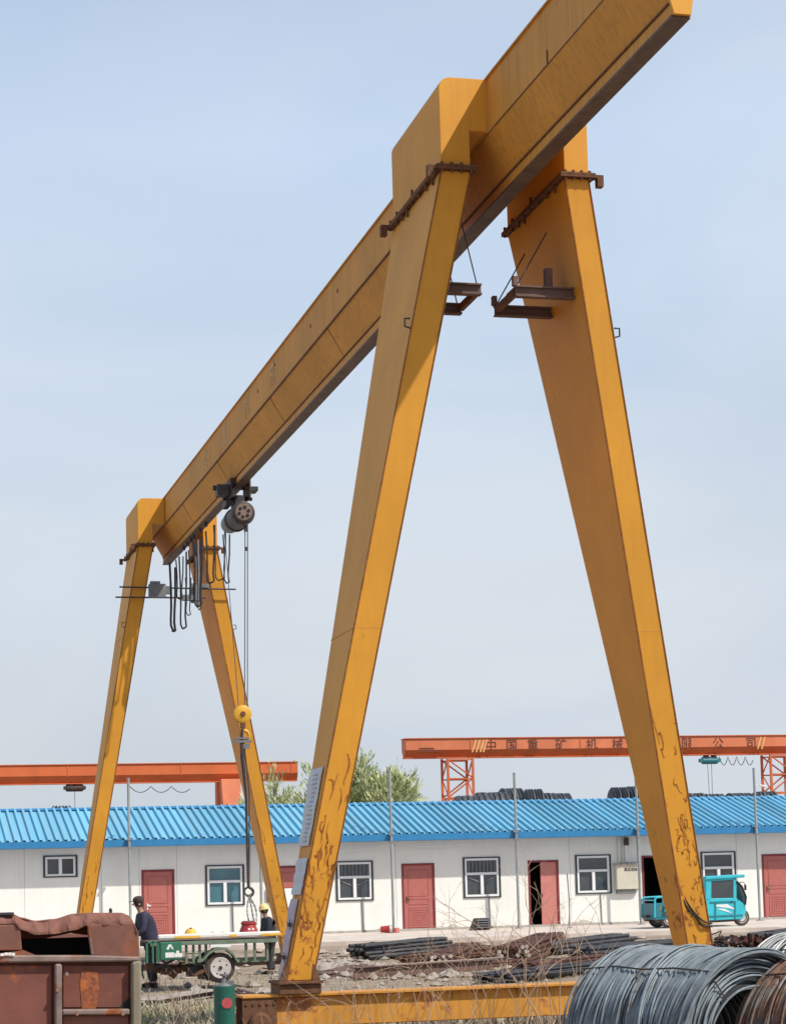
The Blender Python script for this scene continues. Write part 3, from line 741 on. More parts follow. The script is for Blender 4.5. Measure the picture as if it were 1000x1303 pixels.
# cantilever cable brackets on the inner faces of both near legs
Zb=9.42
for side,x0,x1 in (('L',-.98,-.28),('R',.17,.95)):
    o=None
    for yy in (-.75,.15):
        q=MB(); xa,xb=x0,x1; w_=.055
        for (za,zb3) in ((Zb-.01,Zb+.01),(Zb-.13,Zb-.11)): q.box(xa,xb,yy-w_,yy+w_,za,zb3)
        q.box(xa,xb,yy-.01,yy+.01,Zb-.109,Zb-.011)
        o=q.build('cable_bracket', M['ibeam'], G)
        if side=='R': MB().box(xa-.03,xa+.03,yy-.04,yy+.04,Zb+.011,Zb+.13).build('end_stub',M['ibeam'],o)
        xe = x1-.05 if side=='L' else x0+.02
        xt = xe-.25 if side=='L' else xe+.42
        MB().tube((xe,yy,Zb+.01),(xt,yy,ZB-.0 if side=='L' else Zb+.72),.009,5).build('tie_rod', M['steel_dk'], o)
    MB().box(x0+.03,x1-.03,-.62,-.28,Zb+.012,Zb+.04).build('bracket_plate', M['ibeam'], G)
    if side=='R': MB().box(.60,.69,-.70,-.6,Zb+.011,Zb+.28).build('bracket_stub', M['ibeam'], G)
for xx in (-.30,.19):
    MB().box(xx-.03,xx+.03,-.69,.09,Zb-.10,Zb-.01).build('bracket_link', M['rustflange'], G)
# hanging loop cable down right near leg's foot + fixings
q=MB(); pts=[]
A0=atY(869,1140,-.30); B0=atY(906,1176,-.30)
for i in range(13):
    t=i/12; p_=A0.lerp(B0,t); p_=p_-Vector((0,0,.16*4*t*(1-t)*.55)); pts.append(p_)
q.path(pts,.012,6); q.path([p_-Vector((0,.0,.05+.02*math.sin(i))) for i,p_ in enumerate(pts)],.012,6)
q.build_each('leg_cable', M['black'], G)
# far frame: power bar rods, boxes and festoon cables
Yf=28.1-1.25
q=MB()
a=atY(152,747,Yf);b=atY(300,750,Yf); q.tube(a,b,.022,6)
a=atY(147,760,Yf);b=atY(262,761,Yf); q.tube(a,b,.022,6)
q.build_each('current_rod', M['steel_dk'], G)
q=MB(); c=atY(200,752,Yf-.05); q.cbox(c,(.42,.18,.34)); q.cbox(c+Vector((.28,0,.02)),(.16,.12,.2)); q.cbox(c+Vector((-.05,0,.2)),(.25,.12,.08))
q.build('switch_box', M['grey_met'], G, bevel=.01)
q=MB(); c=atY(250,755,Yf-.05); q.cbox(c,(.16,.2,.4)); q.cbox(c+Vector((-.22,0,-.12)),(.3,.14,.14)); q.cbox(c+Vector((.15,0,.18)),(.32,.16,.10)); q.cbox(c+Vector((.02,-.05,-.25)),(.08,.06,.16))
q.cbox(c+Vector((-.10,0,.0)),(.08,.08,.5))
q.build('switch_box', M['grey_met'], G, bevel=.008)
def loop(x0,y0,x1,y1,xb,yb,Yd,r=.022,mt='black'):
    A1=atY(x0,y0,Yd);B1=atY(x1,y1,Yd);C1=atY(xb,yb,Yd); pts=[]
    for i in range(17):
        t=i/16
        # steep U: x moves slowly near the ends, dips as a fourth-power well
        s=t*t*(3-2*t); x=A1.x+(B1.x-A1.x)*s; base=A1.z+(B1.z-A1.z)*t
        well=1-(2*t-1)**4; z=base+(C1.z-(A1.z+B1.z)/2)*well
        pts.append((x+.02*math.sin(i*1.3),Yd+.02*math.cos(i*.9),z))
    q=MB().path(pts,r,6); return q.build('festoon_cable', M[mt], G, smooth=True)
loop(216,716,222,722,219,803,26.2,.03); loop(228,708,236,702,231,800,25.6); loop(224,712,232,708,227,762,25.8,.018)
loop(240,700,247,692,243,765,25.0,.016); loop(246,690,256,682,251,772,24.6); loop(236,735,242,735,238,783,25.4,.014)
loop(262,676,272,668,268,742,23.6); loop(284,680,291,680,287,742,22.4,.018); loop(272,668,286,660,280,738,22.8,.016)
loop(250,688,254,684,252,806-30,24.9,.012)
q=MB()
for Yv in (26.2,25.6,25,24.6,23.6,22.8): c=gx(Yv); q.cbox((c-.0,Yv,ZB-.06),(.07,.06,.08)); q.cbox((c-.0,Yv,ZB-.02),(.05,.05,.06))
q.build_each('cable_trolley', M['steel_dk'], G)
# pulley of conductor beside the second far leg
q=MB(); c=atY(252,715,25.6); q.tube(c+Vector((0,0,.55)),c-Vector((0,0,.6)),.035,6); q.tube(c+Vector((-.1,0,.3)),c+Vector((.05,0,-.5)),.02,6); q.build('conduit', M['grey_met'], G)

# banners on the near left leg's outer side face
def legface(t, s):   # t height fraction, s 0 near edge..1 far edge, outer -X face of near-left leg
    (x0,x1,z0),(X0,X1,Z1)=frames['near']['L']; yb=b_+(T_-b_)*t
    return Vector((x0+(X0-x0)*t-.012, -yb+2*yb*s, z0+(Z1-z0)*t))
bn=thing('cloth_banner','faded white cloth banner strapped to outer side of the near left crane leg','banner',legface(.02,.5))
def strip(ta,tb,s0,s1,name,mt,nn=8):
    q=MB()
    for i in range(nn+1):
        t=ta+(tb-ta)*i/nn; k=.01*math.sin(i*2.1)
        q.v += [legface(t,s0),legface(t,s1),legface(t,s1)+Vector((-.012-k,0,0)),legface(t,s0)+Vector((-.012-k,0,0))]
    for i in range(nn):
        a=i*4
        for k in range(4): q.f.append((a+k,a+(k+1)%4,a+4+(k+1)%4,a+4+k))
    q.f += [(0,1,2,3),tuple(nn*4+k for k in (3,2,1,0))]
    return q.build(name,mt,bn)
strip(.165,.262,.2,.97,'cloth_panel',M['white_banner']); strip(.105,.15,.1,.95,'cloth_panel',M['white_banner']); strip(.0,.10,.3,1.0,'cloth_panel',M['pink_banner'])
q=MB()
for i in range(16):
    t=.17+.0055*i; a=legface(t,.3+.1*random.random()); b2=legface(t,.55+.15*random.random()); 
    q.hexa([a+Vector((-.022,0,0)),b2+Vector((-.022,0,0)),b2+Vector((-.026,0,0)),a+Vector((-.026,0,0))],[a+Vector((-.022,0,.014)),b2+Vector((-.022,0,.014)),b2+Vector((-.026,0,.014)),a+Vector((-.026,0,.014))])
q.build_each('faded_print',M['curtain'],bn)
q=MB()
for t in (.026,.066):
    c=legface(t,.5)+Vector((-.028,0,0)); q.box(c.x-.004,c.x,c.y-.1,c.y+.1,c.z,c.z+.05); q.box(c.x-.004,c.x,c.y-.06,c.y-.03,c.z-.04,c.z+.09)
q.build_each('faded_print',M['ink'],bn)

# rails
for Y in (0.0,28.1):
    q=MB().prismX([(Y-.06,-.04),(Y+.06,-.04),(Y+.06,-.02),(Y+.012,-.0),(Y+.012,.03),(Y+.03,.05),(Y-.03,.05),(Y-.03,.05),(Y-.012,.03),(Y-.012,0),(Y-.06,-.02)],-40,60)
    q.box(-40,60,Y-.4,Y+.4,-.12,-.045)
    tag(q.build('rail', M['railst']), kind='structure')

# ------------------------------------------------------------------ electric hoist on girder
HY=18.6; hx=gx(HY); c0=Vector((hx+.02,HY,ZB-.62))
H=thing('electric_hoist','grey electric wire rope hoist trolley running under the yellow girder with its hook let down','hoist',c0)
q=MB().lathe(c0+Vector((0,-.55,0)),(0,1,0),[(0,.19),(.02,.25),(.10,.26),(.12,.235),(.85,.235),(.87,.26),(.95,.26),(1.0,.20),(1.08,.17),(1.1,.05)],28); q.build('drum',M['hoist_dk'],H,smooth=True)
q=MB().lathe(c0+Vector((0,-.60,0)),(0,1,0),[(0,.17),(.05,.19)],24); cp=q.build('end_cover',M['hoist_tan'],H)
q=MB()
for k in range(6):
    a=k*math.pi/3+.3; q.lathe(c0+Vector((.105*math.cos(a),-.612,.105*math.sin(a))),(0,1,0),[(0,.035),(.012,.035)],10)
q.build_each('cover_hole',M['dark_in'],cp)
q=MB()
for sx in (-.2,.2):
    q.box(hx+sx-.02,hx+sx+.02,HY-.4,HY+.35,ZB-.28,ZB+.16)
    for sy in (-.28,.22):
        q.lathe((hx+sx*.75,HY+sy,ZB+.09),(1,0,0),[(-.05,.085),(.05,.085)],16)
q.box(hx-.26,hx+.26,HY-.09,HY-.03,ZB-.24,ZB-.19); q.box(hx-.3,hx+.34,HY+.1,HY+.16,ZB-.24,ZB-.17)
q.cbox((hx-.36,HY-.2,ZB-.10),(.26,.3,.24)); q.cbox((hx+.30,HY-.1,ZB-.05),(.2,.35,.1)); q.cbox((hx-.22,HY+.1,ZB-.34),(.12,.5,.12))
q.cbox((hx-.45,HY-.1,ZB-.02),(.2,.1,.1)); q.box(hx-.1,hx+.1,HY-.3,HY+.3,ZB-.42,ZB-.20)
q.build('trolley',M['steel_dk'],H,bevel=.008)
q=MB().lathe(c0+Vector((-.02,.4,.02)),(0,1,0),[(.15,.2),(.3,.22),(.65,.2),(.72,.1)],20); q.build('motor',M['grey_met'],H,smooth=True)
rt=atY(313,672,HY); hb=atY(308.5,909,HY)
q=MB(); q.cbox(rt+Vector((0,0,.08)),(.07,.12,.3)); q.cbox(rt+Vector((.0,0,-.45)),(.06,.06,.08)); q.build('rope_guide',M['steel_dk'],H)
q=MB(); q.tube(rt+Vector((-.02,0,0)),hb+Vector((.05,0,.15)),.011,6); q.tube(rt+Vector((.035,0,0)),hb+Vector((.11,0,.15)),.011,6); q.tube(rt+Vector((-.42,.3,0)),hb+Vector((-.08,0,.15)),.009,6)
q.build_each('wire_rope',M['rope'],H)
q=MB().lathe(hb+Vector((0,-.07,0)),(0,1,0),[(0,.15),(.02,.19),(.05,.17),(.09,.17),(.12,.19),(.14,.15)],26); hk=q.build('hook_block',M['hub_yel'],H,smooth=True)
q=MB().lathe(hb+Vector((0,-.10,0)),(0,1,0),[(0,.05),(.04,.06)],12); q.cbox(hb+Vector((0,0,-.22)),(.10,.10,.16)); q.build('shank',M['rustflange'],hk)
def hook(mb_,c,r,th,sg=1):
    pts=[c+Vector((0,0,r*1.9)),c+Vector((0,0,r*1.15))]+[c+Vector((sg*r*math.sin(a),0,r*math.cos(a))) for a in [i*.35 for i in range(1,13)]]
    mb_.path(pts,[th*.8,th]+[th*(1.15-.06*i) for i in range(12)],8)
q=MB(); hook(q,hb+Vector((.02,0,-.46)),.11,.035); q.build('hook',M['hub_yel'],hk,smooth=True)
sc=thing('lifting_sling','dark lifting sling with shackle plate and lower hook hanging beneath the yellow hook','sling',hb+Vector((0,0,-.6)))
pA=atY(308,935,HY); pB=atY(308,944,HY); pC=atY(313,1010,HY); pD=atY(316,1128,HY)
q=MB(); q.cbox(pB,(.42,.12,.05)); q.cbox(pB+Vector((0,0,.07)),(.3,.1,.04)); q.cbox(pB+Vector((.08,0,-.1)),(.16,.08,.1)); q.build('spreader_plate',M['grey_met'],sc)
q=MB(); q.tube(pA+Vector((0,0,.12)),pB,.03,8); q.path([pB,pB+Vector((0,0,-.35)),pC,pD],[.05,.045,.03,.03],7); q.path([pB+Vector((.04,0,0)),pC+Vector((.07,0,0)),pD+Vector((.02,0,0))],.014,6); q.build('sling_rope',M['steel_dk'],sc)
pE=atY(317,1136,HY); q=MB(); hook(q,pE+Vector((0,0,0)),.09,.028); hook(q,pE+Vector((-.02,0,.02)),.08,.02,-1); q.build('lower_hook',M['steel_dk'],sc,smooth=True)
pF=atY(324,1172,HY-.3)
q=MB()
for dx,ex in ((0,0),(.07,.03),(-.05,-.1)):
    n=13
    for i in range(n):
        a_=pE.lerp(pF+Vector((ex,0,0)),i/n)+Vector((dx*math.sin(3.14*i/n),0,-.08)); b2=pE.lerp(pF+Vector((ex,0,0)),(i+1.2)/n)+Vector((dx*math.sin(3.14*(i+1)/n),0,-.08))
        q.tube(a_,b2,.013 if i%2 else .02,5)
q.build('chain',M['grey_met'],sc)

# ------------------------------------------------------------------ orange cranes beyond the building
def orange(name,label,Y,xl,xr,yt,yb,legs,lattice,mt):
    a=atY(xl,yt[0],Y); b=atY(xr,yt[1],Y); zt=(a.z+b.z)/2; zb=zt-(yb/30*1.02)
    o=thing(name,label,'gantry crane',((a.x+b.x)/2,Y,0),'orange gantry cranes beyond the long building')
    x0,x1=a.x,b.x; hh=zt-zb
    bm_=MB(); bm_.box(x0,x1,Y-.35,Y+.35,zb+.30,zt); g=bm_.build('girder',mt,o,bevel=.02)
    t=MB(); t.prismX([(Y-.33,zb+.299),(Y+.33,zb+.299),(Y+.12,zb),(Y-.12,zb)],x0,x1); t.box(x0,x1,Y-.2,Y+.2,zb-.05,zb-.002); t.build('lower_chord',M['orange'],g)
    s=MB(); s.box(x0-.02,x1+.02,Y-.40,Y+.40,zt+.002,zt+.04)
    xx=x0+3
    while xx<x1: s.box(xx,xx+.05,Y-.37,Y-.351,zb+.28,zt); xx+=5.2
    s.build('flange',M['orange'],g)
    for lx in legs:
        c=atY(lx,yt[0]+40,Y).x
        if lattice:
            w_=.58; q=MB(); z1=zb-.05
            for yy in (Y-.5,Y+.5):
                for sx in (-w_,w_): q.cbox((c+sx,yy,z1/2),(.10,.10,z1))
                z=0.0;k=0
                while z<z1-.1:
                    zn=min(z+.85,z1); q.tube((c-w_,yy,z),(c+w_,yy,zn),.035,4) if k%2 else q.tube((c+w_,yy,z),(c-w_,yy,zn),.035,4)
                    q.box(c-w_,c+w_,yy-.03,yy+.03,zn-.06,zn); z=zn;k+=1
            z=0.0;k=0
            while z<z1-.1:
                zn=min(z+.85,z1)
                for sx in (-w_,w_): q.tube((c+sx,Y-.5,z if k%2 else zn),(c+sx,Y+.5,zn if k%2 else z),.035,4)
                z=zn;k+=1
            q.build('lattice_leg',M['orange'],o)
        else:
            for sy in (-1,1):
                q=MB(); q.hexa([(c-.26,Y+sy*2.3-.2,0),(c+.26,Y+sy*2.3-.2,0),(c+.26,Y+sy*2.3+.2,0),(c-.26,Y+sy*2.3+.2,0)],[(c-.46,Y+sy*.6-.25,zb+.05),(c+.46,Y+sy*.6-.25,zb+.05),(c+.46,Y+sy*.6+.25,zb+.05),(c-.46,Y+sy*.6+.25,zb+.05)])
                q.build('leg',M['orange2'],o,bevel=.02)
        for sy in (-1,1):
            pass
        q=MB(); q.box(c-.7,c+.7,Y-2.9,Y+2.9,.05,.45); q.build('end_beam',M['orange'],o)
    return o,zt,zb,x0,x1
oL,zt,zb,x0,x1=orange('orange_gantry_crane','plain orange gantry crane with box leg behind the left half of the blue roof',72,-150,377,(975,973),24,[290],False,M['orange'])
a=atY(95,1003,72)
def mini_hoist(Y,px,py,par,ropes,mt):
    c=atY(px,py,Y); h=thing('orange_crane_hoist',par[0],'hoist',c)
    q=MB(); q.lathe(c+Vector((-.42,0,-.0)),(1,0,0),[(0,.10),(.05,.17),(.75,.17),(.85,.1)],14); q.cbox(c+Vector((0,0,.0)),(1.0,.3,.16)); q.build('drum',mt,h)
    q=MB(); q.cbox(c+Vector((-.18,0,.26)),(.16,.3,.4)); q.cbox(c+Vector((.2,0,.26)),(.16,.3,.4)); q.build_each('trolley',M['steel_dk'],h)
    q=MB(); 
    for dx in ropes: q.tube(c+Vector((dx,0,-.1)),c+Vector((dx*.6,0,-2.6)),.012,4)
    q.build_each('wire_rope',M['rope'],h)
    return h
mini_hoist(72,95,1003,['small dark hoist hanging under the plain orange girder at left'],(.0,),M['steel_dk'])
oR,zt2,zb2,rx0,rx1=orange('orange_gantry_crane','orange gantry crane with Chinese lettering and lattice legs behind the right half of the roof',66,513,1150,(943,934),24,[582,990],True,M['orange2'])
mini_hoist(66,903,968,['small blue grey hoist hanging under the lettered orange girder'],(-.12,.08),M['aquadk'])
lt=mat('letter_brown',(.16,.05,.03),.6)
for ch,px_ in (('中',625),('国',651),('重',678),('矿',714),('机',753),('械',786),('限',874),('公',914),('司',956)):
    p_=atY(px_,952,65.64); text(ch,.56,(p_.x,65.635,zt2-.36),(1,0,0),(0,0,1),'letter',lt,oR)
q=MB()
for px_ in (603,608,613,617,966,971,862): 
    p_=atY(px_,952,65.64); q.hexa([(p_.x-.12,65.63,zt2-.62),(p_.x-.04,65.63,zt2-.62),(p_.x-.04,65.64,zt2-.62),(p_.x-.12,65.64,zt2-.62)],[(p_.x+.06,65.63,zt2-.06),(p_.x+.14,65.63,zt2-.06),(p_.x+.14,65.64,zt2-.06),(p_.x+.06,65.64,zt2-.06)])
q.build_each('stripe',mat('stripe_yellow',(.75,.42,.16),.6),oR)
q=MB(); p_=atY(547,950,65.64); q.box(p_.x-.5,p_.x+.2,65.63,65.64,zt2-.45,zt2-.40); q.box(p_.x-.6,p_.x+.5,65.63,65.64,zt2-.58,zt2-.54); q.build_each('small_print',lt,oR)
# slack festoon under orange girders
def zig(Y,pxs,py0,dy,label):
    q=MB(); pts=[]
    for i in range(len(pxs)-1):
        A1=atY(pxs[i],py0,Y);B1=atY(pxs[i+1],py0,Y)
        for k in range(8): t=k/8; pts.append(A1.lerp(B1,t)-Vector((0,0,dy*4*t*(1-t))))
    q.path(pts,.018,4); tag(q.build('festoon_cable',M['rope']),label,'cable')
zig(66,[915,926,937,948,959],963,.40,'thin looped cable under the lettered orange girder')
zig(72,[165,192,218,245],1001,.28,'thin looped cable under the plain orange girder')
# dark coils stacked beyond the roof
cl=[(600,1021,.55,4.2,0),(625,1017,.6,4,1),(650,1012,.62,2.6,2),(678,1013,.62,2.2,3),(690,1018,.6,3,4),(712,1018,.5,2.4,5),(786,1011,.72,2.0,6),(806,1010,.75,2.0,7),(845,1018,.6,2.6,8),(880,1018,.55,3,9),(905,1019,.55,3,10),(940,1018,.6,3,11),(972,1016,.6,3,12),(78,1034,.55,2.2,13)]
names=['leftmost of the dark coils showing over the roof beside the lattice leg','low dark coil second from the lattice leg above the roof','tall dark coil left of the second roof pole top','large dark coil just right of the pole top above the roof','dark coil behind the right of the upper roof pile','smaller dark coil ending the middle pile above the roof','round dark coil left of the pole top near the big right leg','round dark coil touching the big right crane leg above the roof','dark coil directly behind the big right crane leg','low dark coil just right of the big right leg','low dark coil beneath the blue grey hoist','low dark coil left of the pole with the camera','low dark coil beside the right lattice leg','lone dark mound peeking over the roof at far left']
for i,(x,y,r,ln,k) in enumerate(cl):
    c=atY(x,y-7,56+.6*(i%3)); z=c.z-r*.9
    o=thing('steel_coil',names[i],'steel coil',(c.x,c.y,z-r),'dark steel coils stacked beyond the roof')
    q=MB(); n_=10
    for s_ in range(6):
        x0=c.x-ln/6+ln/18*s_; q.lathe((x0,c.y,z),(1,.08*(i%3-1),0),[(0,r*.86),(.04,r*(.97+.03*((s_*7+i)%3-1))),(ln/18-.04,r),(ln/18,r*.88)],18)
    q.build('winding',M['darkcoil'],o,smooth=True)
    MB().box(c.x-ln/6,c.x+ln/6,c.y-.5,c.y+.5,0,z-r*.8).build('support_stack',M['darkcoil'],o)

# ------------------------------------------------------------------ trees beyond the roof
def tree(label,px,py,Y,H,spread,seed,mt,dens=1.0):
    H*=.67
    rnd=random.Random(seed); base=atY(px,1120,Y); bx,by=base.x,Y
    o=thing('willow_tree',label,'tree',(bx,by,gz(Y)),'trees behind the long building')
    tr=MB(); lv=MB()
    def leaf(p,d,s):
        d=d.normalized(); x=d.cross(Vector((rnd.uniform(-1,1),rnd.uniform(-1,1),rnd.uniform(-1,1))))
        if x.length<1e-3: return
        x.normalize(); L_=s*rnd.uniform(.9,2.1); W_=L_*.12
        n=len(lv.v); lv.v += [p,p+d*L_*.5+x*W_,p+d*L_,p+d*L_*.5-x*W_]; lv.f.append((n,n+1,n+2,n+3))
    def branch(p,d,ln,r,lev):
        pts=[p.copy()]; n=5; q=p.copy(); dd=d.copy()
        for i in range(n):
            dd=(dd+Vector((rnd.uniform(-.2,.2),rnd.uniform(-.2,.2),rnd.uniform(-.08,.16 if lev<2 else .05)))).normalized(); q=q+dd*ln/n; pts.append(q.copy())
            if lev<3 and i>=1:
                for _ in range(2 if lev else 3):
                    nd=(dd*.8+Vector((rnd.uniform(-1,1),rnd.uniform(-1,1),rnd.uniform(-.1,.7)))*.75).normalized()
                    branch(q,nd,ln*rnd.uniform(.42,.62),r*.45,lev+1)
            if lev>=2:
                for _ in range(int(9*dens)):
                    if rnd.random()<.8: leaf(q+Vector([rnd.uniform(-.14,.14) for _ in range(3)]),(dd+Vector((rnd.uniform(-.5,.5),rnd.uniform(-.5,.5),rnd.uniform(-.1,.9)))),.17)
        tr.path(pts,[r*(1-.7*i/n) for i in range(n+1)],5 if lev else 8)
    p0=Vector((bx,by,gz(Y)-.1)); 
    tr.path([p0,p0+Vector((.05,0,H*.2)),p0+Vector((0,0,H*.38))],[.22,.17,.13],9)
    for k in range(6):
        a=k*1.05+rnd.random(); branch(p0+Vector((0,0,H*(.30+.02*k))),Vector((math.cos(a)*spread,math.sin(a)*spread,1.6)).normalized(),H*.52,.07,1)
    tr.build('trunk',M['bark'],o,smooth=True); lv.build('crown',mt,o)
tree('pale sparse young tree between the far and near left crane legs',383,960,55,7.6,.75,3,M['leafp'],.45)
tree('pale green willow showing above the roof right of the near left leg',455,950,54,8.0,.6,5,M['leafg'],.55)
tree('pale leafy tree behind the roof ending left of the orange lattice leg',494,950,53,7.6,.4,9,M['leafp'],.5)

# ------------------------------------------------------------------ rusty bin bottom left
YB=-12.0
def P(x,y,dy=0): v=atY(x,y,YB); return Vector((v.x,YB+dy,v.z))
RB=thing('rusty_bin','big rusty steel bin with crumpled rim and dark hole at the lower left','steel bin',(P(60,1300).x,YB+.8,0))
DEP=1.7
def plate(pts,dy0,dy1,name,mt,bevel=.006,label=None):
    a=[P(x,y,dy0) for x,y in pts]; b=[Vector((p.x,YB+dy1,p.z)) for p in a]; n=len(a)
    q=MB(); q.add(a+b,[tuple(range(n)),tuple(range(2*n-1,n-1,-1))]+[(i,i+n,(i+1)%n+n,(i+1)%n) for i in range(n)])
    return q.build(name,mt,RB,bevel=bevel,label=label)
# crumpled upper sheet, finely divided and displaced
def crumple():
    topc=[(-60,1163),(0,1163),(18,1164),(28,1168),(46,1172),(68,1170),(96,1163),(120,1162),(156,1162),(164,1165),(171,1172),(176,1186)]
    botc=[(-60,1176),(0,1176),(18,1177),(28,1184),(46,1190),(68,1189),(96,1184),(111,1178),(120,1178),(150,1177),(168,1176),(176,1187)]
    topc=[(x,y) for x,y in topc]; q=MB(); rows=[]
    def interp(c,x):
        for i in range(len(c)-1):
            if c[i][0]<=x<=c[i+1][0]:
                t=(x-c[i][0])/(c[i+1][0]-c[i][0]); t2=t*t*(3-2*t); return c[i][1]+(c[i+1][1]-c[i][1])*t2
        return c[-1][1]
    xs_=[-60+236*i/80 for i in range(81)]; K=6
    for x in xs_:
        y0=interp(topc,x); y1=interp(botc,x)
        for k in range(K+1):
            t=k/K; y=y0+(y1-y0)*t
            w_=.03*mn.noise(Vector((x*.03,t*.8,1)))+.045*abs(mn.noise(Vector((x*.045,t*.9,9))))+.004*mn.noise(Vector((x*.3,t*3,5)))
            v=P(x,y,-.02+w_+(.07*(1-t)**2)); q.v.append(v)
    n=K+1
    for i in range(len(xs_)-1):
        for k in range(K): q.f.append((i*n+k,i*n+k+1,(i+1)*n+k+1,(i+1)*n+k))
    o=q.build('crumpled_rim',M['rustbox'],RB); s=o.modifiers.new('s','SOLIDIFY'); s.thickness=.012
    # top skin going back
    q=MB()
    for i,x in enumerate(xs_):
        v=P(x,interp(topc,x),.05+.03*mn.noise(Vector((x*.03,0,1))))
        q.v.append(v); q.v.append(v+Vector((.0,.45,-.03+.012*mn.noise(Vector((x*.03,3,1)))))); q.v.append(v+Vector((-.04,.9,-.14+.02*mn.noise(Vector((x*.03,7,1))))))
    for i in range(len(xs_)-1):
        for k in range(2): q.f.append((i*3+k,i*3+k+1,(i+1)*3+k+1,(i+1)*3+k))
    o=q.build('top_sheet',M['rustbox'],RB,smooth=True); s=o.modifiers.new('s','SOLIDIFY'); s.thickness=.012
crumple()
plate([(-60,1176),(25,1178),(28,1210),(-60,1211)],-.015,.03,'side_flap',M['rustbox'])
plate([(112,1177),(168,1175),(176,1186),(178,1222),(117,1216)],-.01,.03,'side_panel',M['rustbox'])
plate([(110,1178),(113,1178),(119,1216),(115,1216)],-.035,-.012,'hole_edge',M['trimrust'])
plate([(-60,1216),(88,1216),(119,1216),(178,1218),(178,1224),(-60,1226)],-.05,.05,'upper_rail',M['trimrust'],.01)
plate([(-60,1225.5),(178,1224.5),(166,1320),(-60,1320)],.02,.05,'back_panel',M['rustbox2'])
plate([(-60,1222),(30,1211),(40,1215),(-60,1216)],-.03,.04,'lower_lip',M['rustbox'])
plate([(-60,1228),(67,1228),(67,1400),(-60,1400)],-.0,.018,'door_panel',M['rustbox2'],.01)
plate([(79,1228),(165,1228),(165,1284),(79,1284)],-.0,.018,'door_panel',M['rustbox2'],.01)
plate([(79,1292),(165,1292),(165,1400),(79,1400)],-.0,.018,'door_panel',M['rustbox'],.01)
plate([(69,1227),(78,1227),(78,1400),(69,1400)],-.06,.0,'mullion',M['trimrust'],.01)
plate([(78,1284.5),(165,1284),(165,1292),(78,1292)],-.05,.0,'cross_rail',M['trimrust'],.01)
plate([(166,1225),(178,1222),(178,1400),(166,1400)],-.07,.06,'corner_post',M['postgreen'],.012)
plate([(150,1284),(165,1269),(165,1284)],-.006,-.001,'torn_corner',M['dark_in'],0)
plate([(103,1236),(124,1236),(126,1262),(122,1284),(104,1284),(102,1255)],-.0045,-.0005,'rust_stain',mat('orange_rust',(.36,.11,.03),.9,0,.4,14,rust=.5,rustcol=(.16,.05,.025),rscale=9,bump=.3),0)
q=MB()
for x,y in ((97,1290),(155,1290),(84,1240),(72,1260)): q.lathe(P(x,y,-.075),(0,1,0),[(0,.012),(.03,.014)],8)
q.build_each('bolt',M['trimrust'],RB)
# body sides, back and floor
xl=P(-60,1300).x; xr=P(176,1300).x; zt_=P(90,1190).z
q=MB(); q.box(xr-.02,xr,YB+.06,YB+DEP,.1,zt_); q.box(xl,xr,YB+DEP,YB+DEP+.02,.1,zt_-.02); q.box(xl-.02,xl,YB+.06,YB+DEP,.1,zt_); q.box(xl,xr-.02,YB+.06,YB+DEP,.1,.13)
q.build('shell',M['rustbox'],RB)
q=MB(); q.box(xl+.1,xr-.1,YB+.7,YB+.72,.4,zt_-.03); q.build('inner_liner',M['dark_in'],RB)
q=MB(); 
for sx in (xl+.2,xr-.2):
    for yy in (YB+.2,YB+DEP-.2): q.box(sx-.05,sx+.05,yy-.05,yy+.05,-.02,.1)
q.build_each('skid',M['trimrust'],RB)
q=MB(); q.path([P(143,1163,.1),P(143,1158,.1),P(144,1157,.1)],.012,6); q.box(P(-60,1163).x,P(18,1163).x,YB+.0,YB+.3,P(0,1165).z,P(0,1162).z); q.build('rim_scrap',M['steel_dk'],RB)
q=MB(); 
for x in (2,7,12,16): q.cbox(P(x,1215+random.uniform(-1,1),-.06),(.022,.004,.016))
q.build_each('paint_mark',M['white'],RB)

# ------------------------------------------------------------------ green post by the rail
c=atD(285,1255,24); zt_=c.z
D_=thing('green_post','dark green cylindrical post with red badge near the rusty end beam wheels','post',(c.x,c.y,0))
q=MB().lathe((c.x,c.y,0),(0,0,1),[(-.02,.118),(zt_-.06,.118),(zt_-.03,.125),(zt_,.125),(zt_,.10),(zt_-.02,.095)],28); q.build('body',M['greendk'],D_,smooth=True)
q=MB().lathe((c.x,c.y,zt_-.015),(0,0,1),[(0,.10),(.02,.09),(.05,.03),(.12,.018),(.13,.05),(.15,.05)],18); q.cbox((c.x+.06,c.y,zt_+.03),(.1,.06,.05)); q.build('cap',M['grey_met'],D_,smooth=True)
dirn=(CAM-Vector((c.x,c.y,1.9))).normalized(); dirn.z=0
q=MB(); bc=Vector((c.x,c.y,zt_-.19))+dirn*.10+Vector((.03,0,0)); q.lathe(bc,dirn,[(-.03,.06),(.03,.06)],20); q.build('badge',M['badge'],D_)

# ------------------------------------------------------------------ flatbed trailer
TY=17.2
def tp(x,y,Y=TY): return atY(x,y,Y)
TR=thing('flatbed_trailer','old green flatbed trailer with white and yellow side rail and single visible wheel','trailer',(tp(270,1250).x,TY+.6,0))
x0=tp(184,1200).x; x1=tp(352,1200).x; zb_=tp(270,1199).z
q=MB(); q.box(x0+.1,x1,TY-.05,TY+1.5,zb_-.0,zb_+.05); q.build('deck',M['ibeam'],TR,bevel=.006)
q=MB(); q.box(x0+.1,x1,TY-.12,TY-.052,zb_-.05,zb_+.03); q.box(x0+.1,x1,TY+1.5,TY+1.55,zb_-.08,zb_+.05); q.build('side_rail',M['greenpale'],TR,bevel=.006)
rz=tp(270,1190).z
q=MB(); q.box(tp(200,1190).x,x1+.05,TY-.14,TY-.02,rz-.055,rz+.035); sr=q.build('top_rail',M['white'],TR,bevel=.02)
q=MB(); 
